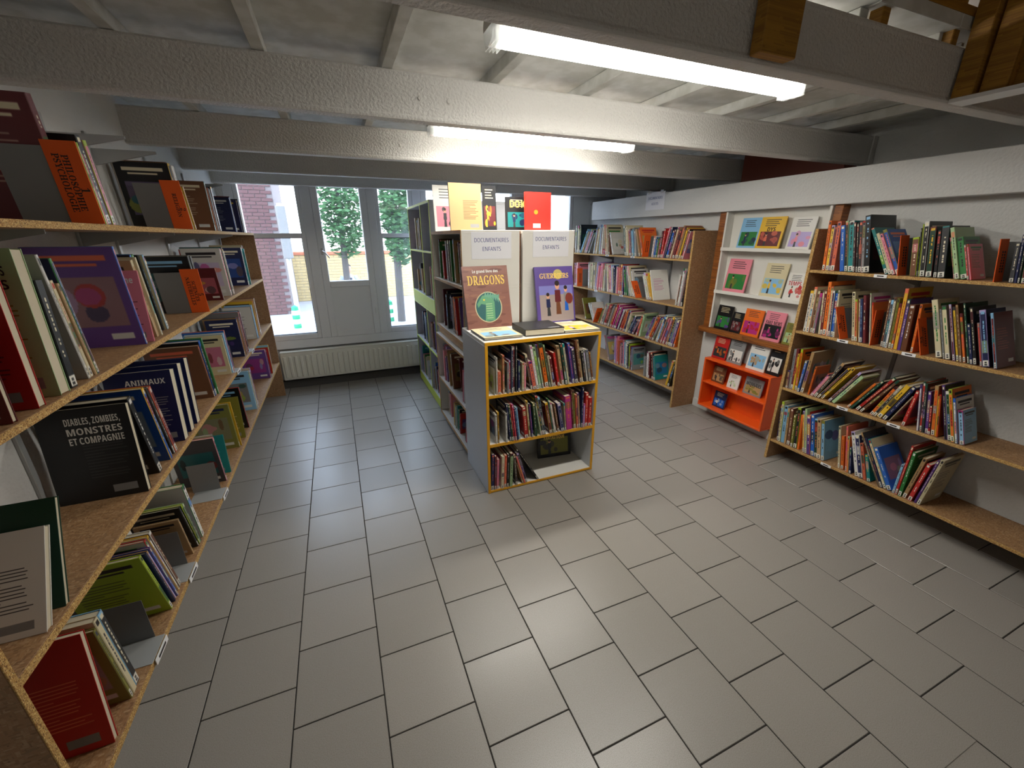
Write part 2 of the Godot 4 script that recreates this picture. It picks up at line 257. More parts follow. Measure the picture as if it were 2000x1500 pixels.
func extrude(s: SurfaceTool, prof: PackedVector2Array, len: float, x: Transform3D) -> void:
	# profile in x,y swept along z from 0 to len
	var idx := Geometry2D.triangulate_polygon(prof)
	var ccw := not Geometry2D.is_polygon_clockwise(prof)
	for e in 2:
		var z := 0.0 if e == 0 else len
		for i in range(0, idx.size(), 3):
			var tri := [prof[idx[i]], prof[idx[i + 1]], prof[idx[i + 2]]]
			var ar: float = (tri[1] - tri[0]).cross(tri[2] - tri[0])
			if (ar > 0.0) == (e == 1): tri.reverse()
			for p in tri: s.add_vertex(x * Vector3(p.x, p.y, z))
	for i in prof.size():
		var p := prof[i]
		var q := prof[(i + 1) % prof.size()]
		if not ccw:
			var k := p; p = q; q = k
		var a := x * Vector3(p.x, p.y, 0); var b := x * Vector3(q.x, q.y, 0)
		var c := x * Vector3(q.x, q.y, len); var d := x * Vector3(p.x, p.y, len)
		for v in [a, c, b, a, d, c]: s.add_vertex(v)


func tube(s: SurfaceTool, path: Array, radii: Array, n := 10) -> void:
	# round tube through points
	var rings := []
	for i in path.size():
		var d: Vector3 = (path[mini(i + 1, path.size() - 1)] - path[maxi(i - 1, 0)]).normalized()
		var u := d.cross(Vector3.UP if absf(d.y) < 0.9 else Vector3.RIGHT).normalized()
		var v := d.cross(u)
		var ring := []
		for k in n: ring.append(path[i] + (u * cos(TAU * k / n) + v * sin(TAU * k / n)) * radii[i])
		rings.append(ring)
	for i in range(rings.size() - 1):
		var mid: Vector3 = (path[i] + path[i + 1]) / 2.0
		for k in n:
			face(s, [rings[i][k], rings[i][(k + 1) % n], rings[i + 1][(k + 1) % n], rings[i + 1][k]], mid)
	face(s, rings[0], path[1])
	face(s, rings[-1], path[-2])


func lathe(s: SurfaceTool, prof: Array, n := 20, x := Transform3D()) -> void:   # [r, y] pairs, bottom to top
	for i in range(prof.size() - 1):
		var mid := Vector3(0, (prof[i][1] + prof[i + 1][1]) / 2.0, 0)
		for k in n:
			var a := TAU * k / n
			var b := TAU * (k + 1) / n
			var f := func(r: float, y: float, t: float) -> Vector3: return Vector3(r * cos(t), y, r * sin(t))
			var pts := [f.call(prof[i][0], prof[i][1], a), f.call(prof[i][0], prof[i][1], b)]
			if prof[i + 1][0] > 1e-5: pts.append(f.call(prof[i + 1][0], prof[i + 1][1], b))
			pts.append(f.call(prof[i + 1][0], prof[i + 1][1], a))
			if prof[i][0] < 1e-5: pts.remove_at(1)
			if i > 0 and absf(prof[i][1] - prof[i + 1][1]) < 1e-6: mid.y -= 0.01 * signf(prof[i + 1][1] - prof[0][1] - 1e-4)
			face(s, pts, mid, x)


# ---------------------------------------------------------------- materials
func mat(c: Color, rough := 0.6, metal := 0.0) -> StandardMaterial3D:
	var o := StandardMaterial3D.new()
	o.albedo_color = c
	o.roughness = rough
	o.metallic = metal
	return o


func noise_tex(freq: float, seed_: int, ramp: Gradient = null, normal := false, strength := 4.0, size := 512, oct := 4) -> NoiseTexture2D:
	var n := FastNoiseLite.new()
	n.seed = seed_
	n.frequency = freq
	n.fractal_octaves = oct
	var t := NoiseTexture2D.new()
	t.width = size
	t.height = size
	t.seamless = true
	t.noise = n
	t.as_normal_map = normal
	t.bump_strength = strength
	if ramp: t.color_ramp = ramp
	return t


func ramp2(a: Color, b: Color, lo := 0.3, hi := 0.7) -> Gradient:
	var g := Gradient.new()
	g.offsets = PackedFloat32Array([lo, hi])
	g.colors = PackedColorArray([a, b])
	return g


func triplanar(o: StandardMaterial3D, scale: float) -> StandardMaterial3D:
	o.uv1_triplanar = true
	o.uv1_world_triplanar = true
	o.uv1_scale = Vector3.ONE * scale
	return o


func chips(a: Array, count: int, seed_: int) -> ImageTexture:   # pressed wood chips
	rng.seed = seed_
	var im := Image.create(512, 512, false, Image.FORMAT_RGB8)
	im.fill(a[0])
	for i in count:
		var c: Color = a[rng.randi() % a.size()]
		c = c.lightened(rng.randf() * 0.12) if rng.randf() < 0.5 else c.darkened(rng.randf() * 0.15)
		var w := rng.randi_range(3, 16)
		var h := rng.randi_range(2, 6)
		if rng.randf() < 0.35: var k := w; w = h; h = k
		im.fill_rect(Rect2i(rng.randi() % 512, rng.randi() % 512, w, h), c)
	return ImageTexture.create_from_image(im)


func grain(a: Color, b: Color, seed_: int) -> ImageTexture:     # long wood grain along u
	rng.seed = seed_
	var im := Image.create(512, 256, false, Image.FORMAT_RGB8)
	im.fill(a)
	for i in 900:
		im.fill_rect(Rect2i(rng.randi() % 512, rng.randi() % 256, rng.randi_range(30, 260), rng.randi_range(1, 3)), a.lerp(b, rng.randf()))
	return ImageTexture.create_from_image(im)


func make_materials() -> void:
	m.paint = triplanar(mat(Color(.80, .79, .77), .55), 2.2)
	m.paint.normal_enabled = true
	m.paint.normal_texture = noise_tex(.05, 3, null, true, 5.0)
	m.paint.normal_scale = 0.9
	m.ceiling = triplanar(mat(Color(.80, .80, .78), .7), 1.2)
	m.ceiling.albedo_texture = noise_tex(.012, 9, ramp2(Color(.93, .93, .92), Color(1, 1, 1)))
	m.wall = triplanar(mat(Color(.82, .82, .81), .75), 1.4)
	m.wall.normal_enabled = true
	m.wall.normal_texture = noise_tex(.06, 5, null, true, 3.0)
	m.wall.normal_scale = 0.5
	m.window = mat(Color(.86, .86, .86), .35)
	m.seal = mat(Color(.05, .06, .07), .7)
	m.radiator = mat(Color(.86, .85, .80), .35)
	m.dark = mat(Color(.30, .29, .28), .8)
	var speck := noise_tex(.22, 12, ramp2(Color(.86, .85, .83), Color(1, 1, 1), .25, .6), false, 1.0, 512, 3)
	for i in 4:
		var g: float = [.60, .615, .59, .60][i]
		var o := triplanar(mat(Color(g, g * .967, g * .925), .33), 2.6)
		o.albedo_texture = speck
		o.roughness = [.30, .33, .36, .32][i]
		m["tile%d" % i] = o
	m.grout = mat(Color(.13, .115, .10), .9)
	var tans := [Color(.60, .45, .30), Color(.66, .52, .36), Color(.52, .38, .24), Color(.70, .57, .42), Color(.46, .33, .21)]
	m.chip = triplanar(mat(Color(1, .98, .94), .6), 1.9)
	m.chip.albedo_texture = chips([Color(.60, .46, .32), Color(.64, .50, .36), Color(.56, .42, .29), Color(.67, .54, .40)], 9000, 21)
	m.edge = triplanar(mat(Color(1.0, .97, .90), .75), 5.5)
	m.edge.albedo_texture = chips([Color(.72, .57, .34), Color(.80, .68, .44), Color(.62, .45, .24), Color(.86, .76, .54), Color(.42, .27, .13)], 9000, 22)
	m.panel = triplanar(mat(Color(1, .98, .94), .55), 1.6)
	m.panel.albedo_texture = chips([Color(.60, .46, .33), Color(.63, .50, .37), Color(.57, .43, .30)], 7000, 23)
	m.melamine = mat(Color(.86, .85, .82), .38)
	m.melamine_grey = mat(Color(.76, .77, .79), .34)
	m.ply = triplanar(mat(Color(1, 1, 1), .5), 2.0)
	m.ply.albedo_texture = grain(Color(.74, .58, .34), Color(.62, .45, .24), 31)
	m.yellow = mat(Color(.86, .62, .11), .4)
	m.lime = mat(Color(.76, .82, .28), .45)
	m.orange = mat(Color(.92, .36, .09), .42)
	m.timber = triplanar(mat(Color(1, 1, 1), .5), 1.7)
	m.timber.albedo_texture = grain(Color(.60, .36, .14), Color(.44, .24, .09), 33)
	m.pine = triplanar(mat(Color(1, 1, 1), .6), 1.4)
	m.pine.albedo_texture = grain(Color(.66, .48, .16), Color(.54, .37, .11), 34)
	m.steel = mat(Color(.50, .50, .50), .45, .35)
	m.steel_light = mat(Color(.68, .69, .69), .4, .25)
	m.chrome = mat(Color(.8, .8, .8), .2, .9)
	m.tray = mat(Color(.78, .77, .74), .45)
	m.paper = mat(Color(.88, .88, .90), .5)
	m.pages = mat(Color(.80, .76, .66), .85)
	m.white = mat(Color(.9, .9, .9), .5)
	m.ink = mat(Color(.10, .07, .06), .6)
	m.ink_blue = mat(Color(.16, .22, .50), .6)
	m.ink_white = mat(Color(.92, .91, .88), .5)
	m.ink_gold = mat(Color(.95, .80, .38), .5)
	m.ink_red = mat(Color(.72, .10, .16), .5)
	m.ink_pink = mat(Color(.85, .45, .62), .5)
	m.card = mat(PAL.divider, .7)
	m.glass = mat(Color(.93, .97, .98, .06), .03)
	m.glass.transparency = BaseMaterial3D.TRANSPARENCY_ALPHA
	m.clear = mat(Color(.95, .96, .96, .25), .08)
	m.clear.transparency = BaseMaterial3D.TRANSPARENCY_ALPHA
	m.tubelight = mat(Color(1, 1, .98), .4)
	m.tubelight.emission_enabled = true
	m.tubelight.emission = Color(1.0, .985, .95)
	m.tubelight.emission_energy_multiplier = TUBE


# ---------------------------------------------------------------- lettering
func letters(parent: Node, words: String, height: float, mt: Material, at: Transform3D, most := 0.0, serif := false, bold := false, called := "lettering") -> MeshInstance3D:
	# words centred on the origin of «at», in its x-y plane, facing +z
	var key := "%s%s%s" % [words, serif, bold]
	if not text_cache.has(key):
		var fk := "%s%s" % [serif, bold]
		if not fonts.has(fk):
			var f := SystemFont.new()
			f.font_names = PackedStringArray(["Droid Serif" if serif else "Droid Sans"])
			f.font_weight = 700 if bold else 400
			fonts[fk] = f
		var t := TextMesh.new()
		t.font = fonts[fk]
		t.font_size = 32
		t.pixel_size = 0.01
		t.depth = 0.02
		t.curve_step = 4.0
		t.text = words
		text_cache[key] = t
	var tm: TextMesh = text_cache[key]
	var bb := tm.get_aabb()
	var k := height / 0.23
	var kx := k
	if most > 0.0 and bb.size.x * k > most: kx = most / bb.size.x
	var x := Transform3D(Basis.from_scale(Vector3(kx, k, 0.02)), Vector3(-(bb.position.x + bb.size.x / 2) * kx, -(bb.position.y + bb.size.y / 2) * k, 0.0))
	return put(called, tm, mt, parent, at * x)


# ---------------------------------------------------------------- painted print
func rect(im: Image, r: Rect2i, x: float, y: float, w: float, h: float, c: Color) -> void:   # fractions of the region r
	im.fill_rect(Rect2i(r.position + Vector2i(roundi(x * r.size.x), roundi(y * r.size.y)), Vector2i(maxi(1, roundi(w * r.size.x)), maxi(1, roundi(h * r.size.y)))).intersection(r), c)


func ell(im: Image, r: Rect2i, cx: float, cy: float, rx: float, ry: float, c: Color) -> void:
	var y0 := int((cy - ry) * r.size.y)
	var y1 := int((cy + ry) * r.size.y)
	for y in range(maxi(y0, 0), mini(y1 + 1, r.size.y)):
		var k := ((y + .5) / r.size.y - cy) / ry
		if absf(k) < 1.0:
			var hw := rx * sqrt(1.0 - k * k)
			var a := clampi(roundi((cx - hw) * r.size.x), 0, r.size.x)
			var b := clampi(roundi((cx + hw) * r.size.x), 0, r.size.x)
			if b > a: im.fill_rect(Rect2i(r.position + Vector2i(a, y), Vector2i(b - a, 1)), c)


func poly(im: Image, r: Rect2i, pts: Array, c: Color) -> void:
	for y in r.size.y:
		var v := (y + .5) / r.size.y
		var xs := []
		for i in pts.size():
			var p: Vector2 = pts[i]
			var q: Vector2 = pts[(i + 1) % pts.size()]
			if (p.y > v) != (q.y > v): xs.append(p.x + (v - p.y) / (q.y - p.y) * (q.x - p.x))
		xs.sort()
		for i in range(0, xs.size() - 1, 2):
			var a := clampi(roundi(xs[i] * r.size.x), 0, r.size.x)
			var b := clampi(roundi(xs[i + 1] * r.size.x), 0, r.size.x)
			if b > a: im.fill_rect(Rect2i(r.position + Vector2i(a, y), Vector2i(b - a, 1)), c)


func arc(im: Image, r: Rect2i, cx: float, cy: float, rx: float, ry: float, a0: float, a1: float, th: float, c: Color) -> void:
	var n := 40
	for i in n + 1:
		var a := lerpf(a0, a1, float(i) / n)
		ell(im, r, cx + rx * cos(a), cy + ry * sin(a), th, th * r.size.x / r.size.y, c)


func lines(im: Image, r: Rect2i, x: float, y: float, w: float, n: int, step: float, c: Color) -> void:   # blocks of small print
	for i in n: rect(im, r, x, y + i * step, w * (0.75 + 0.25 * rng.randf()) if i % 5 != 4 else w * 0.45, step * 0.32, c)


func person(im: Image, r: Rect2i, x: float, y: float, k: float, top: Color, legs: Color, skin := Color(.85, .62, .48)) -> void:
	poly(im, r, [Vector2(x - .08 * k, y), Vector2(x - .06 * k, y - .3 * k), Vector2(x + .06 * k, y - .3 * k), Vector2(x + .09 * k, y)], legs)
	poly(im, r, [Vector2(x - .1 * k, y - .28 * k), Vector2(x - .09 * k, y - .55 * k), Vector2(x + .09 * k, y - .55 * k), Vector2(x + .1 * k, y - .28 * k)], top)
	ell(im, r, x, y - .65 * k, .07 * k, .09 * k, skin)
	ell(im, r, x, y - .70 * k, .075 * k, .06 * k, Color(.16, .10, .08))


const DARKS := ["navy", "black", "charcoal", "maroon", "darkgreen", "purple", "brown", "teal", "blue", "red", "green", "mag"]


func paint_cell(cname: String) -> Rect2i:
	# one 80-pixel cell of the shared print sheet: spine 0..20, cover 20..80
	var at := Vector2i(cell % 25, cell / 25) * 80 + Vector2i(4, 4)
	cell += 1
	var base: Color = PAL[cname]
	base = base.lightened(rng.randf() * .08) if rng.randf() < .5 else base.darkened(rng.randf() * .12)
	var light := base.get_luminance() > .42
	var marks := Color(.12, .10, .12) if light else Color(.90, .86, .74)
	if rng.randf() < .35: marks = PAL[["red", "navy", "magenta", "green"][rng.randi() % 4]] if light else PAL[["yellow", "white", "salmon", "lightblue"][rng.randi() % 4]]
	var r := Rect2i(at, Vector2i(78, 78))
	im_fill(r, base)
	var sp := Rect2i(at, Vector2i(20, 78))
	var keys := PAL.keys()
	if rng.randf() < .45: rect(atlas, sp, 0, rng.randf_range(.0, .7), 1, rng.randf_range(.08, .3), PAL[keys[rng.randi() % 24]].lerp(base, .35))
	if rng.randf() < .5: rect(atlas, sp, 0, 0, 1, rng.randf_range(.03, .1), PAL[keys[rng.randi() % 24]])
	var y := rng.randf_range(.10, .22)
	while y < .72:                                      # a title down the spine, too small to read
		var hgt := rng.randf_range(.015, .05)
		if rng.randf() < .8: rect(atlas, sp, .36 + rng.randf() * .06, y, .26, hgt, marks)
		y += hgt + .012
	if rng.randf() < .6: rect(atlas, sp, .15, .03, .7, .05, marks)
	if rng.randf() < .85:                               # shelf-mark sticker at the foot
		rect(atlas, sp, 0, .885, 1, .10, Color(.88, .87, .82))
		rect(atlas, sp, .3, .905, .4, .02, Color(.2, .2, .2))
		rect(atlas, sp, .25, .945, .5, .02, Color(.2, .2, .2))
	var cv := Rect2i(at + Vector2i(20, 0), Vector2i(58, 78))
	if rng.randf() < .75:
		rect(atlas, cv, .12, .08, .76, .05, marks)
		rect(atlas, cv, .2, .155, .55, .03, marks)
	if rng.randf() < .7:
		var pc: Color = PAL[keys[rng.randi() % 24]].lerp(base, .45)
		rect(atlas, cv, .1, .28, .8, .5, pc)
		for i in 4: ell(atlas, cv, rng.randf_range(.2, .8), rng.randf_range(.35, .7), rng.randf_range(.05, .2), rng.randf_range(.04, .14), PAL[keys[rng.randi() % 24]].lerp(pc, .4))
	else:
		lines(atlas, cv, .12, .3, .6, 9, .045, marks.lerp(base, .4))
	rect(atlas, cv, .62, .86, .28, .07, Color(.85, .85, .83))
	return r


func im_fill(r: Rect2i, c: Color) -> void:
	atlas.fill_rect(r, c)


# ---------------------------------------------------------------- books
func qn(s: SurfaceTool, pts: Array, uv: Array, n: Vector3, x: Transform3D) -> void:
	var o := [0, 1, 2, 3]
	if (pts[1] - pts[0]).cross(pts[2] - pts[0]).dot(n) > 0.0: o.reverse()
	for i in [0, 1, 2, 0, 2, 3]:
		s.set_uv(uv[o[i]])
		s.add_vertex(x * pts[o[i]])


func cover_shape(s: SurfaceTool, w: float, h: float, d: float, uvr: Rect2, split: float, x := Transform3D(), t := 0.0022) -> void:
	# boards and spine; spine outwards at z = 0, foot at y = 0; uvr is the print: spine left of «split», cover right of it
	var c := minf(.002, w * .3)
	t = minf(t, w * .25)
	var U := func(a: float, b: float) -> Vector2: return uvr.position + Vector2(a * uvr.size.x, (1.0 - b) * uvr.size.y)
	var plain: Vector2 = U.call(split * .06, .97) if split > 0 else U.call(.01, .99)
	var four := [plain, plain, plain, plain]
	var a := w / 2
	var P := func(px: float, pz: float) -> Array: return [Vector3(px, 0, pz), Vector3(px, h, pz)]
	var strip := func(p: Vector2, q: Vector2, n: Vector3, u0: float, u1: float) -> void:
		var e: Array = P.call(p.x, p.y)
		var f: Array = P.call(q.x, q.y)
		qn(s, [e[0], e[1], f[1], f[0]], [U.call(u0, 0), U.call(u0, 1), U.call(u1, 1), U.call(u1, 0)] if u1 != u0 else four, n, x)
	strip.call(Vector2(-a, -d), Vector2(-a, -c), Vector3.LEFT, split, 1.0)
	strip.call(Vector2(-a, -c), Vector2(-a + c, 0), Vector3(-1, 0, 1), 0, 0)
	strip.call(Vector2(-a + c, 0), Vector2(a - c, 0), Vector3.BACK, 0.0, maxf(split, .001))
	strip.call(Vector2(a - c, 0), Vector2(a, -c), Vector3(1, 0, 1), 0, 0)
	strip.call(Vector2(a, -c), Vector2(a, -d), Vector3.RIGHT, split, 1.0)
	strip.call(Vector2(a, -d), Vector2(a - t, -d), Vector3.FORWARD, 0, 0)
	strip.call(Vector2(-a, -d), Vector2(-a + t, -d), Vector3.FORWARD, 0, 0)
	strip.call(Vector2(a - t, -d), Vector2(a - t, -t), Vector3.LEFT, 0, 0)
	strip.call(Vector2(-a + t, -d), Vector2(-a + t, -t), Vector3.RIGHT, 0, 0)
	for y in [0.0, h]:
		var n := Vector3.DOWN if y == 0.0 else Vector3.UP
		qn(s, [Vector3(-a, y, -d), Vector3(-a, y, -c), Vector3(-a + t, y, -c), Vector3(-a + t, y, -d)], four, n, x)
		qn(s, [Vector3(a, y, -d), Vector3(a, y, -c), Vector3(a - t, y, -c), Vector3(a - t, y, -d)], four, n, x)
		qn(s, [Vector3(-a, y, -c), Vector3(-a + c, y, 0), Vector3(a - c, y, 0), Vector3(a, y, -c)], four, n, x)


func pages_shape(s: SurfaceTool, w: float, h: float, d: float, x := Transform3D()) -> void:
	var a := maxf(w / 2 - .0022, w * .22)
	box(s, Vector3(0, h / 2, -(d - .003) / 2 - .0005), Vector3(a * 2, h - .006, d - .005), 0.0, x)


func atlas_uv(r: Rect2i) -> Rect2:
	return Rect2(Vector2(r.position) / 2048.0, Vector2(r.size) / 2048.0)


func book(called: String, label: String, cat: String, group: String, w: float, h: float, d: float, cname: String, at: Transform3D, texture: Texture2D = null) -> Node3D:
	var o := thing(called, label, cat, at, group)
	var s := begin()
	if texture:
		cover_shape(s, w, h, d, Rect2(0, 0, 1, 1), 0.0)
		var mt := mat(Color.WHITE, .4)
		mt.albedo_texture = texture
		put("cover", done(s), mt, o)
	else:
		cover_shape(s, w, h, d, atlas_uv(paint_cell(cname)), 20.0 / 78.0)
		put("cover", done(s), atlas_mat, o)
	var p := begin()
	pages_shape(p, w, h, d)
	put("pages", done(p), m.pages, o)
	return o


func corners2(s: float, w: float, h: float, t: float) -> PackedVector2Array:
	# a leaning book seen from the front of the shelf; t in radians, positive leans towards +s
	var lift := w * sin(t) if t > 0 else 0.0
	var ux := Vector2(cos(t), -sin(t))
	var uy := Vector2(sin(t), cos(t))
	var o := Vector2(s, lift)
	return PackedVector2Array([o, o + ux * w, o + ux * w + uy * h, o + uy * h])


func clash(a: PackedVector2Array, b: PackedVector2Array) -> bool:
	for q in [a, b]:
		for i in 4:
			var e: Vector2 = q[(i + 1) % 4] - q[i]
			var n := Vector2(-e.y, e.x).normalized()
			var a0 := INF; var a1 := -INF; var b0 := INF; var b1 := -INF
			for p in a:
				a0 = minf(a0, n.dot(p)); a1 = maxf(a1, n.dot(p))
			for p in b:
				b0 = minf(b0, n.dot(p)); b1 = maxf(b1, n.dot(p))
			if a1 <= b0 + 2e-4 or b1 <= a0 + 2e-4: return false
	return true


func lean(frame: Transform3D, s: float, w: float, t: float, back: float) -> Transform3D:
	# local book axes: foot centre of the spine
	var lift := w * sin(t) if t > 0 else 0.0
	var b := Basis(Vector3.BACK, -t)
	return frame * Transform3D(b, Vector3(s, lift + .0004, -back) + b * Vector3(w / 2, 0, 0))


func size_word(w: float, h: float) -> String:
	var a := "slim" if w < .014 else ("thick" if w > .026 else "")
	var b := "tall" if h > .31 else ("short" if h < .23 else "")
	return (a + " " + b).strip_edges() + (" " if a or b else "")


# A row of books. «spec» lists colour, distance along the shelf, thickness x height and lean (mm, degrees); «from_start» tells which end ordinals count from.
func book_row(frame: Transform3D, length: float, clear: float, depth: float, spec: String, end_name: String, shelf_name: String, from_start := true) -> void:
	var placed := []
	var items := []
	for it in spec.split(", "):
		var f := it.split(" ")
		var wh := f[2].split("x")
		items.append({"c": f[0], "s": float(f[1]) / 1000, "w": float(wh[0]) / 1000, "h": minf(float(wh[1]) / 1000, clear - .012), "t": deg_to_rad(float(f[3])), "back": float(f[4]) / 1000 if f.size() > 4 else -1.0})
	var ok := []
	for e in items:
		if e.c == "divider":
			e.w = .006
			e.h = minf(e.h, .25)
		else:
			e.w *= .93
		var tries := 0
		var q := corners2(e.s, e.w, e.h, e.t)
		var hit := true
		while hit and tries < 160:
			hit = false
			for k in range(maxi(0, placed.size() - 6), placed.size()):
				if clash(q, placed[k]): hit = true
			if hit:
				e.s += .0015
				tries += 1
				q = corners2(e.s, e.w, e.h, e.t)
		for p in q:
			if p.x > length - .001 or p.x < .001: hit = true
		if hit:
			var moved := 0.0
			for p in q: moved = minf(moved, p.x - .002)
			if moved < 0 and placed.is_empty():
				e.s -= moved
				q = corners2(e.s, e.w, e.h, e.t)
			else:
				continue
		placed.append(q)
		ok.append(e)
	var n := 0
	var books_n := 0
	for e in ok:
		if e.c != "divider": books_n += 1
	var dn := 0
	for e in ok:
		var back: float = e.back if e.back >= 0 else rng.randf_range(.0, .012)
		var at := lean(frame, e.s, e.w, e.t, back)
		if e.c == "divider":
			dn += 1
			divider_on_row(frame, e.s, e.w, e.h, e.t, shelf_name, dn, end_name, from_start)
			continue
		n += 1
		var num := n if from_start else books_n - n + 1
		var d := clampf(e.h * rng.randf_range(.68, .8), .11, depth - back - .005)
		book("book", "%s%s book, %s from the %s, %s" % [size_word(e.w, e.h), e.c.replace("pale", "pale ").replace("dark", "dark ").replace("light", "light "), ordinal(num), end_name, shelf_name], "book", "books on the " + shelf_name, e.w, e.h, d, e.c, at)


func divider_on_row(frame: Transform3D, s: float, w: float, h: float, t: float, shelf_name: String, dn: int, end_name: String, from_start: bool) -> void:
	var key := shelf_name.replace(" shelf of the", "").replace(" bookcase", "")
	var p := key.split(" ")
	key = " ".join([p[1], p[2], p[0]])
	var c: Array = CARDS[key][dn - 1] if CARDS.has(key) and CARDS[key].size() >= dn else ["", "", ""]
	var extra: Array = c.slice(1)
	if c[2] == "" and from_start == false: extra = [c[1]]
	var says := (" marked " + " ".join(c).strip_edges()) if c[1] != "" else ""
	var lab := "%s orange divider card from the %s, %s%s" % [ordinal(dn), end_name if from_start else "camera end", shelf_name, says]
	divider(lean(frame, s, w, t, -.028), h, 1.0 if from_start else -1.0, lab, extra, c[0])


# rows too fine to pick apart one by one, gathered on two surfaces
func fine_row(cs: SurfaceTool, ps: SurfaceTool, frame: Transform3D, length: float, clear: float, depth: float, spec: String, shelf_name: String) -> void:
	var placed := []
	var dn := 0
	for it in spec.split(", "):
		var f := it.split(" ")
		var wh := f[2].split("x")
		var w0 := float(wh[0]) / 1000
		if f[0] == "divider":
			dn += 1
			w0 = .008
		var parts := maxi(1, roundi(w0 / .021)) if f[0] != "divider" else 1
		var s0 := float(f[1]) / 1000
		for k in parts:
			var w := w0 / parts * .86
			var h := minf(float(wh[1]) / 1000 * (1.0 if k == 0 else rng.randf_range(.86, 1.0)), clear - .012)
			var t := deg_to_rad(float(f[3]))
			var s := s0 + k * w0 / parts
			var q := corners2(s, w, h, t)
			var tries := 0
			var hit := true
			while hit and tries < 120:
				hit = false
				for j in range(maxi(0, placed.size() - 6), placed.size()):
					if clash(q, placed[j]): hit = true
				if hit:
					s += .0015
					tries += 1
					q = corners2(s, w, h, t)
			for p in q:
				if p.x > length - .001 or p.x < .001: hit = true
			if hit: continue
			placed.append(q)
			if f[0] == "divider":
				divider_on_row(frame, s, .006, minf(h, .25), t, shelf_name, dn, "window end", true)
				continue
			var cn: String = f[0] if k == 0 or rng.randf() < .35 else ["white", "cream", "pink", "tan", "grey", "navy", "lightblue", "maroon"][rng.randi() % 8]
			var at := lean(frame, s, w, t, rng.randf_range(0, .012))
			var d := clampf(h * .72, .11, depth - .02)
			cover_shape(cs, w, h, d, atlas_uv(paint_cell(cn)), 20.0 / 78.0, at)
			pages_shape(ps, w, h, d, at)


func divider(at: Transform3D, h: float, side: float, label: String, words: Array = [], num := "") -> Node3D:
	# an orange card on the front of an upright steel bookend plate; print on the side given (-1 or 1 in local x)
	var o := thing("divider_card", label, "divider", at, "orange divider cards")
	var d := .088
	put("card", boxmesh(Vector3(.004, h, d), .0008, Vector3(0, h / 2, -d / 2)), m.card, o)
	put("bookend_plate", boxmesh(Vector3(.0014, h * .93, .12), .0003, Vector3(0, h * .465, -d - .0605)), m.steel, o)
	var turn := Basis(Vector3(0, side, 0), Vector3(0, 0, 1), Vector3(side, 0, 0))
	var x := side * .0022
	for i in words.size():
		if words[i] == "":
			var ms := begin()                          # a line of print too small to read
			for k in 8: box(ms, Vector3(x, h * (.24 + k * .065), -.040 - i * .022), Vector3(.0004, h * .045, .012))
			put("print", done(ms), m.ink, o)
		else:
			letters(o, words[i], .017, m.ink, Transform3D(turn, Vector3(x, h * .5, -.040 - i * .022)), h * .78, true, true)
	if num: letters(o, num, .022, m.ink, Transform3D(turn, Vector3(x, h * .42, -.018)), 0, true, true)
	return o


const CARDS := {"near right second": [["9A", "HISTOIRE", ""], ["", "", ""], ["9A", "HISTOIRE", ""]], "far right second": [["", "", ""], ["14", "", ""]],
	"long left top": [["1", "PHILOSOPHIE", "PSYCHOLOGIE"], ["2", "RELIGION", ""]], "long left second": [["5", "SCIENCES", "NATURELLES"]]}


func bookend(at: Transform3D, label: String, h := .20, d := .15, arm := false) -> Node3D:
	# upright steel plate on a foot, with a label holder at the shelf edge; plate in local y-z at x = 0, foot towards -x
	var o := thing("bookend", label, "bookend", at, "steel bookends")
	put("plate", boxmesh(Vector3(.0015, h, d), .0006, Vector3(0, h / 2, -d / 2 - .03)), m.steel, o)
	put("foot", boxmesh(Vector3(.12, .0015, d + .02), .0006, Vector3(-.06, .0012, -d / 2 - .012)), m.steel_light, o)
	var s := begin()
	box(s, Vector3(-.06, -.008, .004), Vector3(.105, .024, .003), .001)
	put("label_holder", done(s), m.white, o)
	put("label_strip", boxmesh(Vector3(.062, .008, .0008), 0, Vector3(-.06, -.008, .0062)), m.ink, o)
	if arm:
		var a := begin()
		tube(a, [Vector3(-.004, h * .62, -d - .02), Vector3(-.004, h * .62, .012)], [.006, .006])
		put("arm", done(a), m.steel_light, o)
	return o


# a book shown face out or flat: x across, y up the cover, front of the cover at z = 0 facing +z
func shown(called: String, label: String, cat: String, w: float, h: float, d: float, at: Transform3D, paint: Callable, group := "", spine: Color = Color(.3, .3, .3), px := 200) -> Node3D:
	var o := thing(called, label, cat, at, group)
	var im := Image.create(px, int(px * clampf(h / w, .5, 1.6)), false, Image.FORMAT_RGB8)
	rng.seed = label.hash()
	paint.call(im, Rect2i(Vector2i.ZERO, im.get_size()))
	var tx := mat(Color.WHITE, .38)
	tx.albedo_texture = ImageTexture.create_from_image(im)
	var s := begin()
	qn(s, [Vector3(-w / 2, 0, 0), Vector3(-w / 2, h, 0), Vector3(w / 2, h, 0), Vector3(w / 2, 0, 0)], [Vector2(0, 1), Vector2(0, 0), Vector2(1, 0), Vector2(1, 1)], Vector3.BACK, Transform3D())
	put("cover_print", done(s), tx, o, put_at(Vector3(0, 0, .0006)))
	var c := begin()
	var t := minf(.0024, d * .25)
	box(c, Vector3(0, h / 2, -t / 2), Vector3(w, h, t), .0005)
	box(c, Vector3(0, h / 2, -d + t / 2), Vector3(w, h, t), .0005)
	box(c, Vector3(-w / 2 + t / 2, h / 2, -d / 2), Vector3(t, h, d), .0005)
	put("boards", done(c), mat(spine, .45), o)
	put("pages", boxmesh(Vector3(w - t - .003, h - .006, d - 2 * t), 0, Vector3(.0005, h / 2, -d / 2)), m.pages, o)
	return o


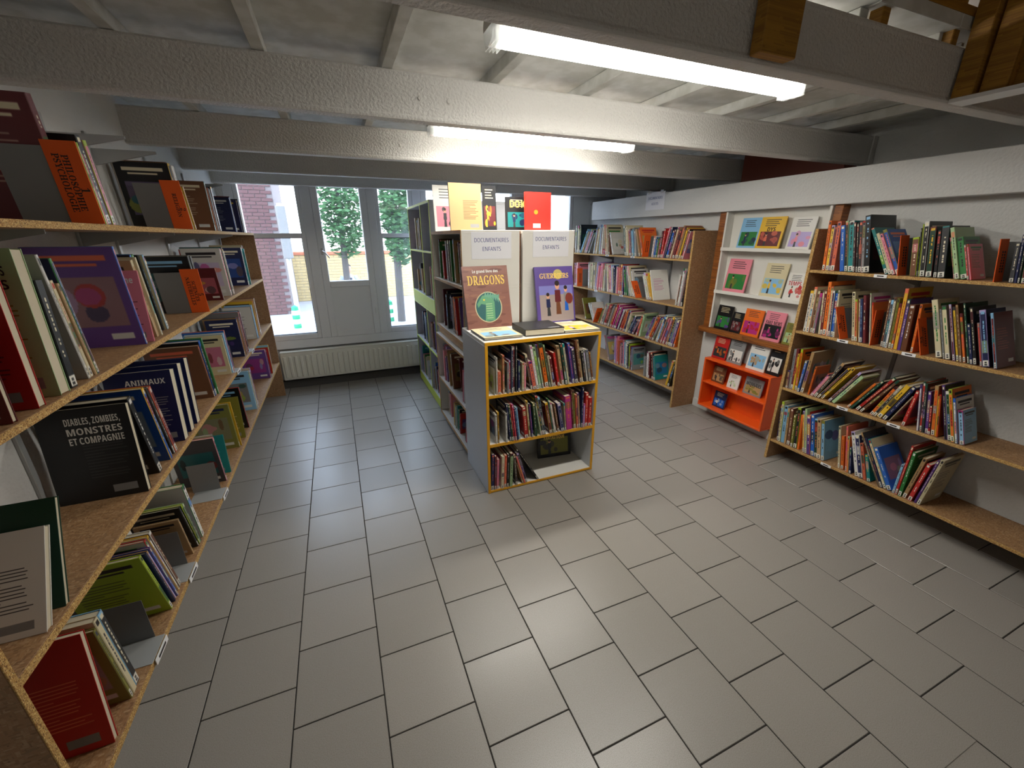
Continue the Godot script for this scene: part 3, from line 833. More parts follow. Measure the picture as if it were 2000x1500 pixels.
func lamp_fixture(x0: float, x1: float, z: float, label: String) -> void:
	# sealed strip light: tray, glowing diffuser, clear end, clips
	var L := x1 - x0
	var o := thing("strip_light", label, "lamp", put_at(Vector3((x0 + x1) / 2, 2.372, z)), "strip lights under the ceiling")
	var s := begin()
	var prof := PackedVector2Array([Vector2(-.055, .058), Vector2(-.055, .075), Vector2(-.042, .104), Vector2(.042, .104), Vector2(.055, .075), Vector2(.055, .058)])
	extrude(s, prof, L - .012, Transform3D(Basis(Vector3(0, 0, -1), Vector3.UP, Vector3.RIGHT), Vector3(-L / 2 + .006, 0, 0)))
	put("tray", done(s), m.tray, o)
	var half := PackedVector2Array()
	for i in 13:
		var a := PI + PI * i / 12.0
		half.append(Vector2(.051 * cos(a), .056 + .052 * sin(a)))
	var g := begin()
	extrude(g, half, L - .12, Transform3D(Basis(Vector3(0, 0, -1), Vector3.UP, Vector3.RIGHT), Vector3(-L / 2 + .07, 0, 0)))
	put("diffuser", done(g), m.tubelight, o)
	for e in [-1.0, 1.0]:
		var c := begin()
		extrude(c, half, .064, Transform3D(Basis(Vector3(0, 0, -1), Vector3.UP, Vector3.RIGHT), Vector3(-L / 2 + .004 if e < 0 else L / 2 - .068, 0, 0)))
		for k in 4: box(c, Vector3(e * (L / 2 - .012 - k * .014), .03, 0), Vector3(.003, .05, .104))
		put("end_cap", done(c), m.clear, o)
	for k in 5:
		for e in [-1.0, 1.0]:
			var cl := begin()
			var cx := -L / 2 + .06 + k * (L - .12) / 4.0
			box(cl, Vector3(cx, .066, e * .057), Vector3(.016, .034, .005), .001)
			box(cl, Vector3(cx, .050, e * .0585), Vector3(.022, .008, .006), .001)
			box(cl, Vector3(cx, .084, e * .0545), Vector3(.020, .006, .010), .001)
			put("clip", done(cl), m.clear if false else m.steel_light, o)
	var l := AreaLight3D.new()
	l.name = "tube_glow"
	o.add_child(l)
	l.area_size = Vector2(L - .14, .09)
	l.light_color = Color(1.0, .985, .95)
	l.light_energy = LAMP
	l.area_range = 30.0
	l.shadow_enabled = true
	l.position = Vector3(0, .001, 0)
	l.rotation_degrees = Vector3(-90, 0, 0)


func channel(called: String, x0: float, x1: float, z: float, label: String) -> Node3D:
	# steel channel painted white: web facing the room, flanges behind
	var o := struct(called, label)
	var b := 2.28
	var h := .198
	var pr := PackedVector2Array()
	var f := .066
	var t := .010
	var q := func(zz: float, y: float) -> void: pr.append(Vector2(zz, y))
	# outline in (depth away from the room, height)
	q.call(.010, 0.0); q.call(f, 0.0); q.call(f, t * .7); q.call(t + .012, t); q.call(t, t + .012)
	q.call(t, h - t - .012); q.call(t + .012, h - t); q.call(f, h - t * .7); q.call(f, h); q.call(.010, h)
	q.call(.004, h - .002); q.call(0.0, h - .010); q.call(0.0, h - .016); q.call(.003, h - .024)
	q.call(.003, .024); q.call(0.0, .016); q.call(0.0, .010); q.call(.004, .002)
	var s := begin()
	extrude(s, pr, x1 - x0, Transform3D(Basis(Vector3(0, 0, -1), Vector3.UP, Vector3.RIGHT), Vector3(x0, b, z)))
	put("channel_section", done(s), m.paint, o)
	return o


func shelf(root: Node3D, a: Vector3, b: Vector3, front: Vector3) -> void:
	# chipboard shelf between corners a and b with a raw edge strip towards «front»
	var e := .004
	var ax := 0 if absf(front.x) > .5 else 2
	var a2 := a
	var b2 := b
	var lip_a := a
	var lip_b := b
	if front[ax] > 0:
		b2[ax] -= e
		lip_a[ax] = b[ax] - e
	else:
		a2[ax] += e
		lip_b[ax] = a[ax] + e
	var o := board("shelf", a2, b2, m.chip, root, .0008)
	put("front_edge", boxmesh((lip_b - lip_a).abs(), .0012), m.edge, o, put_at((lip_a + lip_b) / 2.0 - (a2 + b2) / 2.0))


func build_shell() -> void:
	# floor
	var fl := struct("floor", "grey square stoneware floor tiles with dark joints laid in half bond")
	board("grout_bed", Vector3(-.2, -.12, ZW - .2), Vector3(5.3, -.0022, 3.6), m.grout, fl, 0)
	var j := .0046
	var full := boxmesh(Vector3(T - j, .02, T * 1.0106 - j), .0016)
	for c in 14:
		var off: float = [.509, 0.0][c % 2] if c > 0 else .509
		var z := ZW
		var k0 := -20
		for k in 40:
			var z0 := (off + (k0 + k) * 1.0106) * T
			var z1 := z0 + T * 1.0106
			if z1 < ZW + .03 or z0 > 1.05: continue
			var a := maxf(z0, ZW - .002)
			var x0 := c * T
			var x1 := minf(x0 + T, XR)
			if x1 - x0 < .03: continue
			var mt: Material = m["tile%d" % ((c * 7 + k * 3 + (c * k) % 5) % 4)]
			if a > z0 or x1 < x0 + T - .001:
				put("tile", boxmesh(Vector3(x1 - x0 - j, .02, z1 - a - j), .0016), mt, fl, put_at(Vector3((x0 + x1) / 2, -.01, (a + z1) / 2)))
			else:
				put("tile", full, mt, fl, put_at(Vector3(x0 + T / 2, -.01, (z0 + z1) / 2)))
	var rest := begin()
	for c in 14:
		for k in 8: box(rest, Vector3((c + .5) * T, -.011, 1.36 + (k + .5) * T + (T / 2 if c % 2 else 0.0) - .34), Vector3(minf(T, XR - c * T) - j, .018, T - j), .0012) if c < 13 else null
	tag(put("tile", done(rest), m.tile0, fl), "", "", "", "stuff")
	# walls
	var wl := struct("wall_left", "white painted wall behind the long left bookcase")
	board("plaster", Vector3(-.2, -.1, ZW - .25), Vector3(0, 4.4, 3.6), m.wall, wl, 0)
	var wr := struct("wall_right", "white painted wall behind the bookcases on the right")
	board("plaster", Vector3(XR, -.1, ZW - .25), Vector3(5.3, 2.19, 3.6), m.wall, wr, 0)
	board("upper_plaster", Vector3(5.06, 2.19, ZW - .25), Vector3(5.3, 4.4, 3.6), m.wall, wr, 0)
	board("alcove_lining", Vector3(4.9, 2.19, -1.90), Vector3(5.06, 2.50, -.95), mat(Color(.42, .20, .14), .7), wr, 0)
	var lt := struct("trim_1", "white boxed board running along the right wall above the bookcases")
	board("fascia", Vector3(4.40, 1.965, -3.80), Vector3(XR, 2.195, 3.5), m.wall, lt, .003)
	var wb := struct("wall_back", "plain white wall behind the camera")
	board("plaster", Vector3(-.2, -.1, 3.5), Vector3(5.3, 4.4, 3.7), m.wall, wb, 0)
	var ww := struct("wall_window", "white wall round the shop windows facing the street")
	board("apron", Vector3(0, -.1, ZW - .25), Vector3(5.06, .49, ZW - .05), m.wall, ww, 0)
	board("ledge", Vector3(0, .488, ZW - .25), Vector3(4.27, .592, ZW), m.window, ww, .004)
	board("lintel", Vector3(0, 2.40, ZW - .25), Vector3(5.06, 4.4, ZW), m.wall, ww, 0)
	board("jamb", Vector3(4.24, .49, ZW - .25), Vector3(5.06, 2.4, ZW), m.wall, ww, 0)
	board("jamb", Vector3(0, .592, ZW - .25), Vector3(.06, 2.4, ZW), m.wall, ww, 0)
	var bb := struct("baseboard_window", "grey skirting below the radiator")
	board("skirting", Vector3(0, 0, ZW - .05), Vector3(4.5, .095, ZW + .012), m.dark, bb, .002)
	var br := struct("baseboard_right", "white skirting at the foot of the right wall")
	board("skirting", Vector3(4.49, 0, -1.70), Vector3(XR, .085, -.62), m.wall, br, .002)
	# low ceiling: boards, battens, beams
	var ce := struct("ceiling", "white boarded ceiling with battens under the mezzanine")
	var xs := [0.0, .38, .866, 1.38, 1.90, 2.435, 2.95, 3.47, 3.98, 4.50, 5.06]
	for i in range(xs.size() - 1):
		board("ceiling_board", Vector3(xs[i] + .001, 2.533 + (i % 3) * .0015, ZW), Vector3(xs[i + 1] - .001, 2.58, .25), m.ceiling, ce, .002)
	for i in range(1, xs.size() - 1):
		board("batten", Vector3(xs[i] - .024, 2.479, ZW + .01), Vector3(xs[i] + .024, 2.5335, .20), m.ceiling, ce, .002)
	for x in [3.60, 3.66, 4.10, 4.22]:
		board("batten", Vector3(x, 2.521, -.84), Vector3(x + .02, 2.5335, .18), m.ceiling, ce, .001)
	board("mezzanine_deck", Vector3(0, 2.58, ZW), Vector3(5.06, 2.61, .25), m.pine, ce, 0)
	var up := struct("ceiling_upper", "white high ceiling above the mezzanine")
	board("plaster", Vector3(-.2, 4.4, ZW - .25), Vector3(5.3, 4.6, 3.7), m.wall, up, 0)
	for k in 9: board("ceiling_joint", Vector3(0, 4.394, -3.4 + k * .8), Vector3(5.06, 4.402, -3.385 + k * .8), m.dark, up, 0)
	var zs := [.252, -.85, -1.97, -3.0, -3.945]
	var bolts := [[], [1.519, 1.658], [1.457, 1.588], [1.485, 1.609], []]
	for i in 5:
		var be := channel("beam" if i == 0 else "beam_%03d" % i, 0.0, 5.05, zs[i], ["white steel beam at the open edge of the mezzanine, nearest the camera", "white steel ceiling beam just beyond the bright strip light", "white steel ceiling beam between the two strip lights and the windows", "white steel ceiling beam, second from the windows", "white steel beam along the window heads"][i])
		for x in bolts[i]:
			var s := begin()
			lathe(s, [[.011, 0.0], [.011, .004], [.008, .007], [0.0, .0075]], 12)
			put("bolt", done(s), m.paint, be, Transform3D(Basis(Vector3.RIGHT, PI / 2), Vector3(x, 2.374, zs[i] - .0035)))
		if i in [1, 2, 3]:
			var w := begin()
			box(w, Vector3(5.03, 2.38, zs[i] + .006), Vector3(.05, .19, .012), .002)
			put("end_plate", done(w), m.paint, be)
	# yellowish timber of the gallery railing
	var ra := struct("trim_2", "varnished pine railing and boards of the gallery above the open edge")
	board("post", Vector3(2.352, 2.292, .256), Vector3(2.51, 3.3, .30), m.pine, ra, .003)
	board("post", Vector3(2.995, 2.48, .19), Vector3(3.042, 3.3, .235), m.pine, ra, .003)
	board("post", Vector3(3.468, 2.47, .19), Vector3(3.51, 3.3, .235), m.pine, ra, .003)
	board("rail", Vector3(2.515, 2.54, .20), Vector3(3.53, 2.80, .225), m.pine, ra, .003)
	board("rail", Vector3(2.515, 2.90, .20), Vector3(3.53, 3.05, .225), m.pine, ra, .003)
	board("end_post", Vector3(3.53, 2.295, .258), Vector3(3.60, 3.3, .325), m.pine, ra, .003)
	board("end_post", Vector3(3.555, 2.295, .335), Vector3(3.62, 3.3, .415), m.pine, ra, .003)
	for k in 5: board("railing_board", Vector3(3.60, 2.295 + k * .20, .415), Vector3(3.628, 2.487 + k * .20, 2.2), m.pine, ra, .002)
	board("bottom_strip", Vector3(3.53, 2.278, .256), Vector3(3.64, 2.294, 2.2), m.window, ra, .001)
	board("gallery_deck", Vector3(3.66, 2.45, .33), Vector3(5.06, 2.61, 3.5), m.pine, ra, 0)


func build_windows() -> void:
	var zi := ZW - .005
	var zo := ZW - .085
	var zg := ZW - .05
	var n := 0
	var side := func(k: int, x0: float, x1: float, label: String) -> void:   # fixed light with a transom
		var o := struct("window_%d" % k, label)
		board("frame", Vector3(x0, .594, zo), Vector3(x0 + .045, 2.40, zi), m.window, o, .004)
		board("frame", Vector3(x1 - .045, .594, zo), Vector3(x1, 2.40, zi), m.window, o, .004)
		board("frame", Vector3(x0 + .045, .594, zo), Vector3(x1 - .045, .655, zi), m.window, o, .004)
		board("frame", Vector3(x0 + .045, 2.34, zo), Vector3(x1 - .045, 2.40, zi), m.window, o, .004)
		board("transom", Vector3(x0 + .045, 1.752, zo), Vector3(x1 - .045, 1.800, zi + .004), m.window, o, .004)
		var s := begin()
		for q in [[x0 + .045, x0 + .051, .655, 1.752], [x1 - .051, x1 - .045, .655, 1.752], [x0 + .051, x1 - .051, .655, .661], [x0 + .051, x1 - .051, 1.745, 1.752]]:
			span(s, Vector3(q[0], q[2], zg - .012), Vector3(q[1], q[3], zi - .012))
		put("rubber_seal", done(s), m.seal, o)
		board("pane", Vector3(x0 + .045, .655, zg - .002), Vector3(x1 - .045, 1.752, zg + .002), m.glass, o, 0)
		board("pane", Vector3(x0 + .045, 1.80, zg - .002), Vector3(x1 - .045, 2.34, zg + .002), m.glass, o, 0)
	var door := func(k: int, x0: float, x1: float, label: String) -> void:   # opening light over a white panel
		var o := struct("window_%d" % k, label)
		board("frame", Vector3(x0, .594, zo), Vector3(x0 + .075, 2.40, zi + .008), m.window, o, .006)
		board("frame", Vector3(x1 - .075, .594, zo), Vector3(x1, 2.40, zi + .008), m.window, o, .006)
		board("frame", Vector3(x0 + .075, 2.30, zo), Vector3(x1 - .075, 2.40, zi + .008), m.window, o, .004)
		board("middle_rail", Vector3(x0 + .075, 1.190, zo), Vector3(x1 - .075, 1.262, zi + .008), m.window, o, .005)
		board("bottom_rail", Vector3(x0 + .075, .594, zo), Vector3(x1 - .075, .665, zi + .004), m.window, o, .004)
		board("lower_panel", Vector3(x0 + .072, .660, zg), Vector3(x1 - .072, 1.195, zi - .006), m.window, o, .004)
		board("pane", Vector3(x0 + .075, 1.262, zg - .002), Vector3(x1 - .075, 2.30, zg + .002), m.glass, o, 0)
		var h := begin()
		box(h, Vector3(x0 + .04, 1.60, zi + .014), Vector3(.026, .07, .012), .003)
		tube(h, [Vector3(x0 + .04, 1.605, zi + .02), Vector3(x0 + .04, 1.605, zi + .05), Vector3(x0 + .075, 1.585, zi + .055), Vector3(x0 + .11, 1.53, zi + .055)], [.008, .008, .008, .007])
		put("handle", done(h), m.chrome, o)
		for y in [.85, 1.45, 2.15]:
			var g := begin()
			tube(g, [Vector3(x1 - .03, y, zi + .012), Vector3(x1 - .03, y + .07, zi + .012)], [.007, .007])
			put("hinge", done(g), m.window, o)
	side.call(1, .15, .78, "fixed window with a transom beside the end of the left bookcase")
	door.call(2, .885, 1.475, "tall opening window over a white panel, with a steel handle")
	side.call(3, 1.565, 2.00, "fixed window with a transom beside the green-edged island case")
	door.call(4, 2.10, 2.69, "opening window hidden behind the island cases")
	side.call(5, 2.78, 3.35, "fixed window hidden behind the island cases")
	side.call(6, 3.55, 4.235, "last window beside the right wall, seen above the island")
	var po := struct("trim_3", "white posts between the shop windows")
	for q in [[.06, .15], [.78, .885], [1.475, 1.565], [2.0, 2.10], [2.69, 2.78], [3.35, 3.55]]:
		board("window_post", Vector3(q[0], .592, ZW - .11), Vector3(q[1], 2.40, ZW + .004), m.window, po, .004)


func build_radiator() -> void:
	var o := thing("radiator", "long white ribbed panel radiator under the windows beside the left bookcase", "radiator", put_at(Vector3(1.12, 0, -3.93)))
	put("panel", boxmesh(Vector3(1.64, .335, .030), .006, Vector3(0, .298, -.018)), m.radiator, o)
	put("top_grille", boxmesh(Vector3(1.64, .012, .075), .004, Vector3(0, .470, -.035)), m.radiator, o)
	put("back_panel", boxmesh(Vector3(1.62, .32, .012), .003, Vector3(0, .298, -.070)), m.radiator, o)
	var rib := begin()
	box(rib, Vector3(0, 0, 0), Vector3(.030, .262, .020), .009)
	var rm := done(rib)
	for k in 27: put("rib", rm, m.radiator, o, put_at(Vector3(-.78 + k * .06, .292, .003)))
	for x in [-.6, .6]: put("bracket", boxmesh(Vector3(.04, .20, .03), .003, Vector3(x, .3, -.088)), m.radiator, o)


func build_left_bookcase() -> void:
	var o := thing("bookcase", "long chipboard bookcase on steel brackets along the left wall", "bookcase")
	var zf := -3.79
	var zn := .485
	for y in [1.80, 1.34, .865, .41]: shelf(o, Vector3(.012, y - .021, zf + .019), Vector3(.304, y, zn - .019), Vector3.RIGHT)
	board("end_panel", Vector3(.004, 0, zf), Vector3(.304, 1.80, zf + .018), m.panel, o)
	var np := board("end_panel", Vector3(.004, 0, zn - .018), Vector3(.304, 1.80, zn), m.panel, o)
	put("front_edge", boxmesh(Vector3(.003, 1.80, .018), .001), m.edge, np, put_at(Vector3(.1515, 0, 0)))
	for z in [-.30, -1.10, -1.46, -2.20, -2.96]:
		board("slotted_upright", Vector3(.0, .2, z - .012), Vector3(.012, 2.24, z + .012), m.steel_light, o, .002)
		for y in [1.779, 1.319, .844, .389]:
			var s := begin()
			extrude(s, PackedVector2Array([Vector2(.012, 0), Vector2(.26, 0), Vector2(.26, -.012), Vector2(.012, -.062)]), .004, Transform3D(Basis(), Vector3(0, y - .0005, z - .002)))
			put("bracket", done(s), m.steel_light, o)
	for z in [-1.10, -1.47, -2.96]:
		var s := begin()
		extrude(s, PackedVector2Array([Vector2(.012, 0), Vector2(.27, .0), Vector2(.27, -.010), Vector2(.012, -.075)]), .012, Transform3D(Basis(), Vector3(0, 2.17, z - .006)))
		put("empty_bracket", done(s), m.steel_light, o)


func build_right_bookcases() -> void:
	var a := thing("bookcase", "chipboard bookcase on the right wall between the windows and the display racks", "bookcase")
	var za := -1.74
	for y in [1.54, 1.085, .65, .208]: shelf(a, Vector3(4.212, y - .019, -3.97), Vector3(XR - .004, y, za - .001), Vector3.LEFT)
	var pa := board("end_panel", Vector3(4.212, 0, za), Vector3(XR - .004, 1.805, za + .022), m.panel, a)
	put("front_edge", boxmesh(Vector3(.003, 1.805, .022), .001), m.edge, pa, put_at(Vector3(-.1535, 0, 0)))
	board("end_panel", Vector3(4.212, 0, -3.99), Vector3(XR - .004, 1.60, -3.971), m.panel, a)
	var b := thing("bookcase", "chipboard bookcase nearest the camera on the right wall", "bookcase")
	for y in [1.525, 1.085, .63, .178]: shelf(b, Vector3(4.180, y - .019, -.568), Vector3(XR - .004, y, 1.6), Vector3.LEFT)
	var pb := board("end_panel", Vector3(4.180, 0, -.590), Vector3(XR - .004, 1.80, -.569), m.panel, b)
	put("front_edge", boxmesh(Vector3(.003, 1.80, .021), .001), m.edge, pb, put_at(Vector3(-.1695, 0, 0)))
	board("end_panel", Vector3(4.180, 0, 1.601), Vector3(XR - .004, 1.80, 1.622), m.panel, b)
	for q in [[a, -3.4, [1.54, 1.085, .65, .208]], [a, -2.3, [1.54, 1.085, .65, .208]], [b, -.08, [1.525, 1.085, .63, .178]], [b, .80, [1.525, 1.085, .63, .178]]]:
		board("slotted_upright", Vector3(XR - .012, .10, q[1] - .012), Vector3(XR, 1.80, q[1] + .012), m.steel, q[0], .002)
		for y in q[2]:
			var s := begin()
			extrude(s, PackedVector2Array([Vector2(-.012, 0), Vector2(-.24, 0), Vector2(-.24, -.012), Vector2(-.012, -.06)]), .004, Transform3D(Basis(), Vector3(XR, y - .0195, q[1] - .002)))
			put("bracket", done(s), m.steel_light, q[0])
	# small label holders clipped to shelf edges
	for q in [[4.179, 1.521, -.13], [4.179, 1.081, .13], [4.179, 1.081, -.24], [4.179, .626, -.13], [4.179, .626, .17], [4.179, .174, -.13], [4.211, 1.536, -3.1], [4.211, 1.536, -2.6], [4.211, 1.081, -3.3], [4.211, 1.081, -2.75]]:
		var t := put("shelf_label", boxmesh(Vector3(.002, .020, .07), .0006), m.white, null, put_at(Vector3(q[0] - .0012, q[1] - .006, q[2])))
		var where: String = {1.521: "top", 1.081: "second", .626: "third", .174: "lowest", 1.536: "top"}[q[1]]
		tag(t, "small white label on the %s shelf edge of the %s bookcase" % [where, "near right" if q[0] < 4.2 else "far right"], "label", "shelf edge labels")
		put("print", boxmesh(Vector3(.0006, .007, .036)), m.ink, t, put_at(Vector3(-.0012, 0, 0)))


func build_racks() -> void:
	# timber-framed recess with white display racks, orange wall box below
	var fr := struct("trim_4", "varnished timber frame round the white display racks")
	board("frame", Vector3(4.44, .865, -1.667), Vector3(XR, 1.965, -1.590), m.timber, fr, .003)
	board("frame", Vector3(4.44, .865, -.66), Vector3(XR, 1.965, -.600), m.timber, fr, .003)
	board("sill", Vector3(4.40, .845, -1.69), Vector3(XR, .895, -.60), m.timber, fr, .004)
	var r := thing("display_rack", "white display rack of sloping shelves in the timber frame", "rack")
	board("back_panel", Vector3(4.508, .895, -1.588), Vector3(4.518, 1.962, -.662), m.melamine, r)
	board("side_panel", Vector3(4.425, .897, -1.585), Vector3(4.508, 1.962, -1.566), m.melamine, r)
	board("side_panel", Vector3(4.425, .897, -.684), Vector3(4.508, 1.962, -.665), m.melamine, r)
	for y in [1.646, 1.259]:
		board("ledge", Vector3(4.395, y - .020, -1.563), Vector3(4.507, y, -.687), m.melamine, r)
		board("lip", Vector3(4.393, y - .020, -1.563), Vector3(4.398, y + .010, -.687), m.melamine, r)
	var o := thing("wall_box", "bright orange two-tier box hung on the wall under the display racks", "shelf")
	var z0 := -1.50
	var z1 := -.785
	var x0 := 4.345
	board("top", Vector3(x0, .597, z0), Vector3(XR - .002, .615, z1), m.orange, o, .002)
	board("bottom", Vector3(x0, .108, z0), Vector3(XR - .002, .126, z1), m.orange, o, .002)
	board("middle_shelf", Vector3(x0 + .004, .358, z0 + .018), Vector3(XR - .012, .374, z1 - .018), m.orange, o, .002)
	board("side_panel", Vector3(x0, .126, z0), Vector3(XR - .002, .597, z0 + .018), m.orange, o, .002)
	board("side_panel", Vector3(x0, .126, z1 - .018), Vector3(XR - .002, .597, z1), m.orange, o, .002)
	board("back_panel", Vector3(XR - .012, .126, z0 + .018), Vector3(XR - .003, .597, z1 - .018), m.orange, o, 0)


func case_box(o: Node3D, x0: float, x1: float, z0: float, z1: float, ys: Array, face_x: float, body: Material, trim_m: Material, tw: float, posts: Array, back_x: float) -> void:
	# island case open towards face_x (an x plane); ys = undersides list [[bottom, top], ...] of horizontal boards
	for y in ys:
		var b := board("shelf", Vector3(x0, y[0], z0 + .0), Vector3(x1, y[1], z1), body, o)
		put("front_edge", boxmesh(Vector3(.004, y[1] - y[0], z1 - z0), .001), trim_m, b, put_at(Vector3(face_x - (x0 + x1) / 2 - .002, 0, 0)))
	for q in posts:
		for i in range(ys.size() - 1):
			var b := board("side_panel" if q != posts[1] or posts.size() == 2 else "divider_panel", Vector3(x0, ys[i][1], q), Vector3(x1, ys[i + 1][0], q + tw), body, o)
			put("front_edge", boxmesh(Vector3(.004, ys[i + 1][0] - ys[i][1], tw), .001), trim_m, b, put_at(Vector3(face_x - (x0 + x1) / 2 - .002, 0, 0)))
	board("back_panel", Vector3(back_x - .006, ys[0][0], z0 + .003), Vector3(back_x, ys[-1][1] - .003, z1 - .003), body, o, 0)


func build_island() -> void:
	# low case in front, open towards the camera, yellow edges
	var o := thing("low_bookcase", "low white bookcase with yellow front edges at the near end of the island", "bookcase")
	var x0 := 1.853
	var x1 := 2.727
	var zf := -.977
	var zb := -1.495
	var e := .006
	for q in [[1.098, 1.121, "top"], [.735, .757, "shelf"], [.368, .392, "shelf"], [.004, .022, "bottom"]]:
		var inset: float = 0.0 if q[2] == "top" else .020
		var b := board(q[2], Vector3(x0 + inset, q[0], zb), Vector3(x1 - inset, q[1], zf - e), m.melamine, o)
		put("front_edge", boxmesh(Vector3(x1 - x0 - inset * 2, q[1] - q[0], e), .002), m.yellow, b, put_at(Vector3(0, 0, (zf - zb) / 2)))
	for x in [x0, x1 - .020]:
		var b := board("side_panel", Vector3(x, 0, zb), Vector3(x + .020, 1.098, zf - e), m.melamine_grey, o)
		put("front_edge", boxmesh(Vector3(.020, 1.098, e), .002), m.yellow, b, put_at(Vector3(0, 0, (zf - zb) / 2)))
	board("back_panel", Vector3(x0 + .020, .022, -1.372), Vector3(x1 - .020, 1.098, -1.366), m.melamine, o, 0)
	# lower and upper cases facing the window aisle
	var lo := thing("low_bookcase", "white wood-trimmed case at floor level facing the left aisle", "bookcase")
	case_box(lo, 1.867, 2.30, -2.49, -1.505, [[.045, .072], [.425, .444], [.868, .888]], 1.867, m.melamine, m.ply, .02, [-2.49, -1.525], 2.29)
	board("plinth", Vector3(1.905, 0, -2.48), Vector3(2.28, .045, -1.515), m.melamine_grey, lo, 0)
	var upr := thing("tall_bookcase", "white upper case facing the left aisle, under a paper sign", "bookcase")
	case_box(upr, 1.885, 2.332, -2.50, -1.53, [[.955, .980], [1.385, 1.408], [1.775, 1.80]], 1.885, m.melamine, m.ply, .02, [-2.50, -1.55], 2.325)
	board("plinth", Vector3(1.900, .889, -2.49), Vector3(2.32, .955, -1.54), m.ply, upr, .002)
	var rt := thing("tall_bookcase", "white case facing the right aisle, under the second paper sign", "bookcase")
	case_box(rt, 2.357, 2.80, -2.50, -1.53, [[.90, .925], [1.385, 1.408], [1.775, 1.80]], 2.80, m.melamine, m.ply, .02, [-2.50, -1.55], 2.368)
	var rl := thing("low_bookcase", "white case at floor level facing the right aisle", "bookcase")
	case_box(rl, 2.357, 2.80, -2.50, -1.53, [[.045, .072], [.425, .444], [.868, .888]], 2.80, m.melamine, m.ply, .02, [-2.50, -1.55], 2.368)
	board("plinth", Vector3(2.365, 0, -2.48), Vector3(2.78, .045, -1.54), m.melamine_grey, rl, 0)
	board("spacer", Vector3(2.36, .8885, -2.49), Vector3(2.79, .8995, -1.54), m.ply, rl, 0)
	board("filler_strip", Vector3(2.3325, .02, -1.60), Vector3(2.3565, 1.795, -1.572), m.timber, rt, 0)
	# lime-edged cubes at the window end
	var l1 := thing("cube_case", "pale case with lime green edges, lower half, nearest the windows", "bookcase")
	case_box(l1, 1.90, 2.30, -3.80, -2.61, [[.012, .112], [.578, .596], [1.015, 1.035]], 1.90, m.melamine_grey, m.lime, .018, [-3.80, -3.06, -2.628], 2.29)
	var l2 := thing("cube_case", "pale case with lime green edges, upper half, nearest the windows", "bookcase")
	case_box(l2, 1.90, 2.30, -3.80, -2.61, [[1.036, 1.165], [1.606, 1.624], [2.052, 2.075]], 1.90, m.melamine_grey, m.lime, .018, [-3.80, -3.06, -2.628], 2.29)
	var l3 := thing("cube_case", "pale case backing onto the lime edged case, facing the right wall", "bookcase")
	case_box(l3, 2.31, 2.74, -3.80, -2.61, [[.012, .112], [.578, .596], [1.10, 1.165], [1.606, 1.624], [2.052, 2.075]], 2.74, m.melamine_grey, m.lime, .018, [-3.80, -3.06, -2.628], 2.32)
	# paper signs
	for q in [[2.111, 1.694, "left"], [2.594, 1.70, "right"]]:
		var s := thing("paper_sign", "laminated DOCUMENTAIRES ENFANTS sign on the end of the tall case %s" % ("facing the left aisle" if q[2] == "left" else "facing the right aisle"), "sign", put_at(Vector3(q[0], q[1], -1.5285)), "laminated signs on the island ends")
		put("sheet", boxmesh(Vector3(.308, .185, .0012), .0004), m.paper, s)
		letters(s, "DOCUMENTAIRES", .027, m.ink_blue, put_at(Vector3(0, .038, .0008)), .262)
		letters(s, "ENFANTS", .027, m.ink_blue, put_at(Vector3(0, -.022, .0008)), .14)
	var g := thing("paper_sign", "small laminated DOCUMENTAIRES ADULTES sign taped to the white board on the right wall", "sign", Transform3D(Basis(Vector3.UP, -PI / 2), Vector3(4.3985, 2.122, -2.54)))
	put("sheet", boxmesh(Vector3(.30, .18, .0012), .0004), m.paper, g)
	letters(g, "DOCUMENTAIRES", .024, m.ink_blue, put_at(Vector3(0, .03, .0008)), .23)
	letters(g, "ADULTES", .024, m.ink_blue, put_at(Vector3(0, -.028, .0008)), .11)
	for x in [-.10, .10]: put("tape", boxmesh(Vector3(.05, .03, .0006)), m.clear, g, put_at(Vector3(x, .09, .001), 0, 0, 8))


func plain(bg: String, a: String, b: String) -> Callable:
	return func(im: Image, r: Rect2i) -> void:
		im.fill_rect(r, PAL[bg])
		rect(im, r, .08, .45, .84, .45, PAL[a])
		for i in 7: ell(im, r, rng.randf_range(.15, .85), rng.randf_range(.5, .85), rng.randf_range(.04, .13), rng.randf_range(.04, .10), PAL[b].lerp(PAL[a], rng.randf() * .6))
		person(im, r, .35, .9, .55, PAL[b], PAL["charcoal"])
		lines(im, r, .2, .08, .6, 4, .06, PAL["charcoal"] if PAL[bg].get_luminance() > .4 else PAL["cream"])


func text_page(bg: String, ink: String) -> Callable:
	return func(im: Image, r: Rect2i) -> void:
		im.fill_rect(r, PAL[bg])
		lines(im, r, .42, .36, .48, 13, .032, PAL[ink])
		rect(im, r, .62, .86, .28, .08, PAL["grey"])


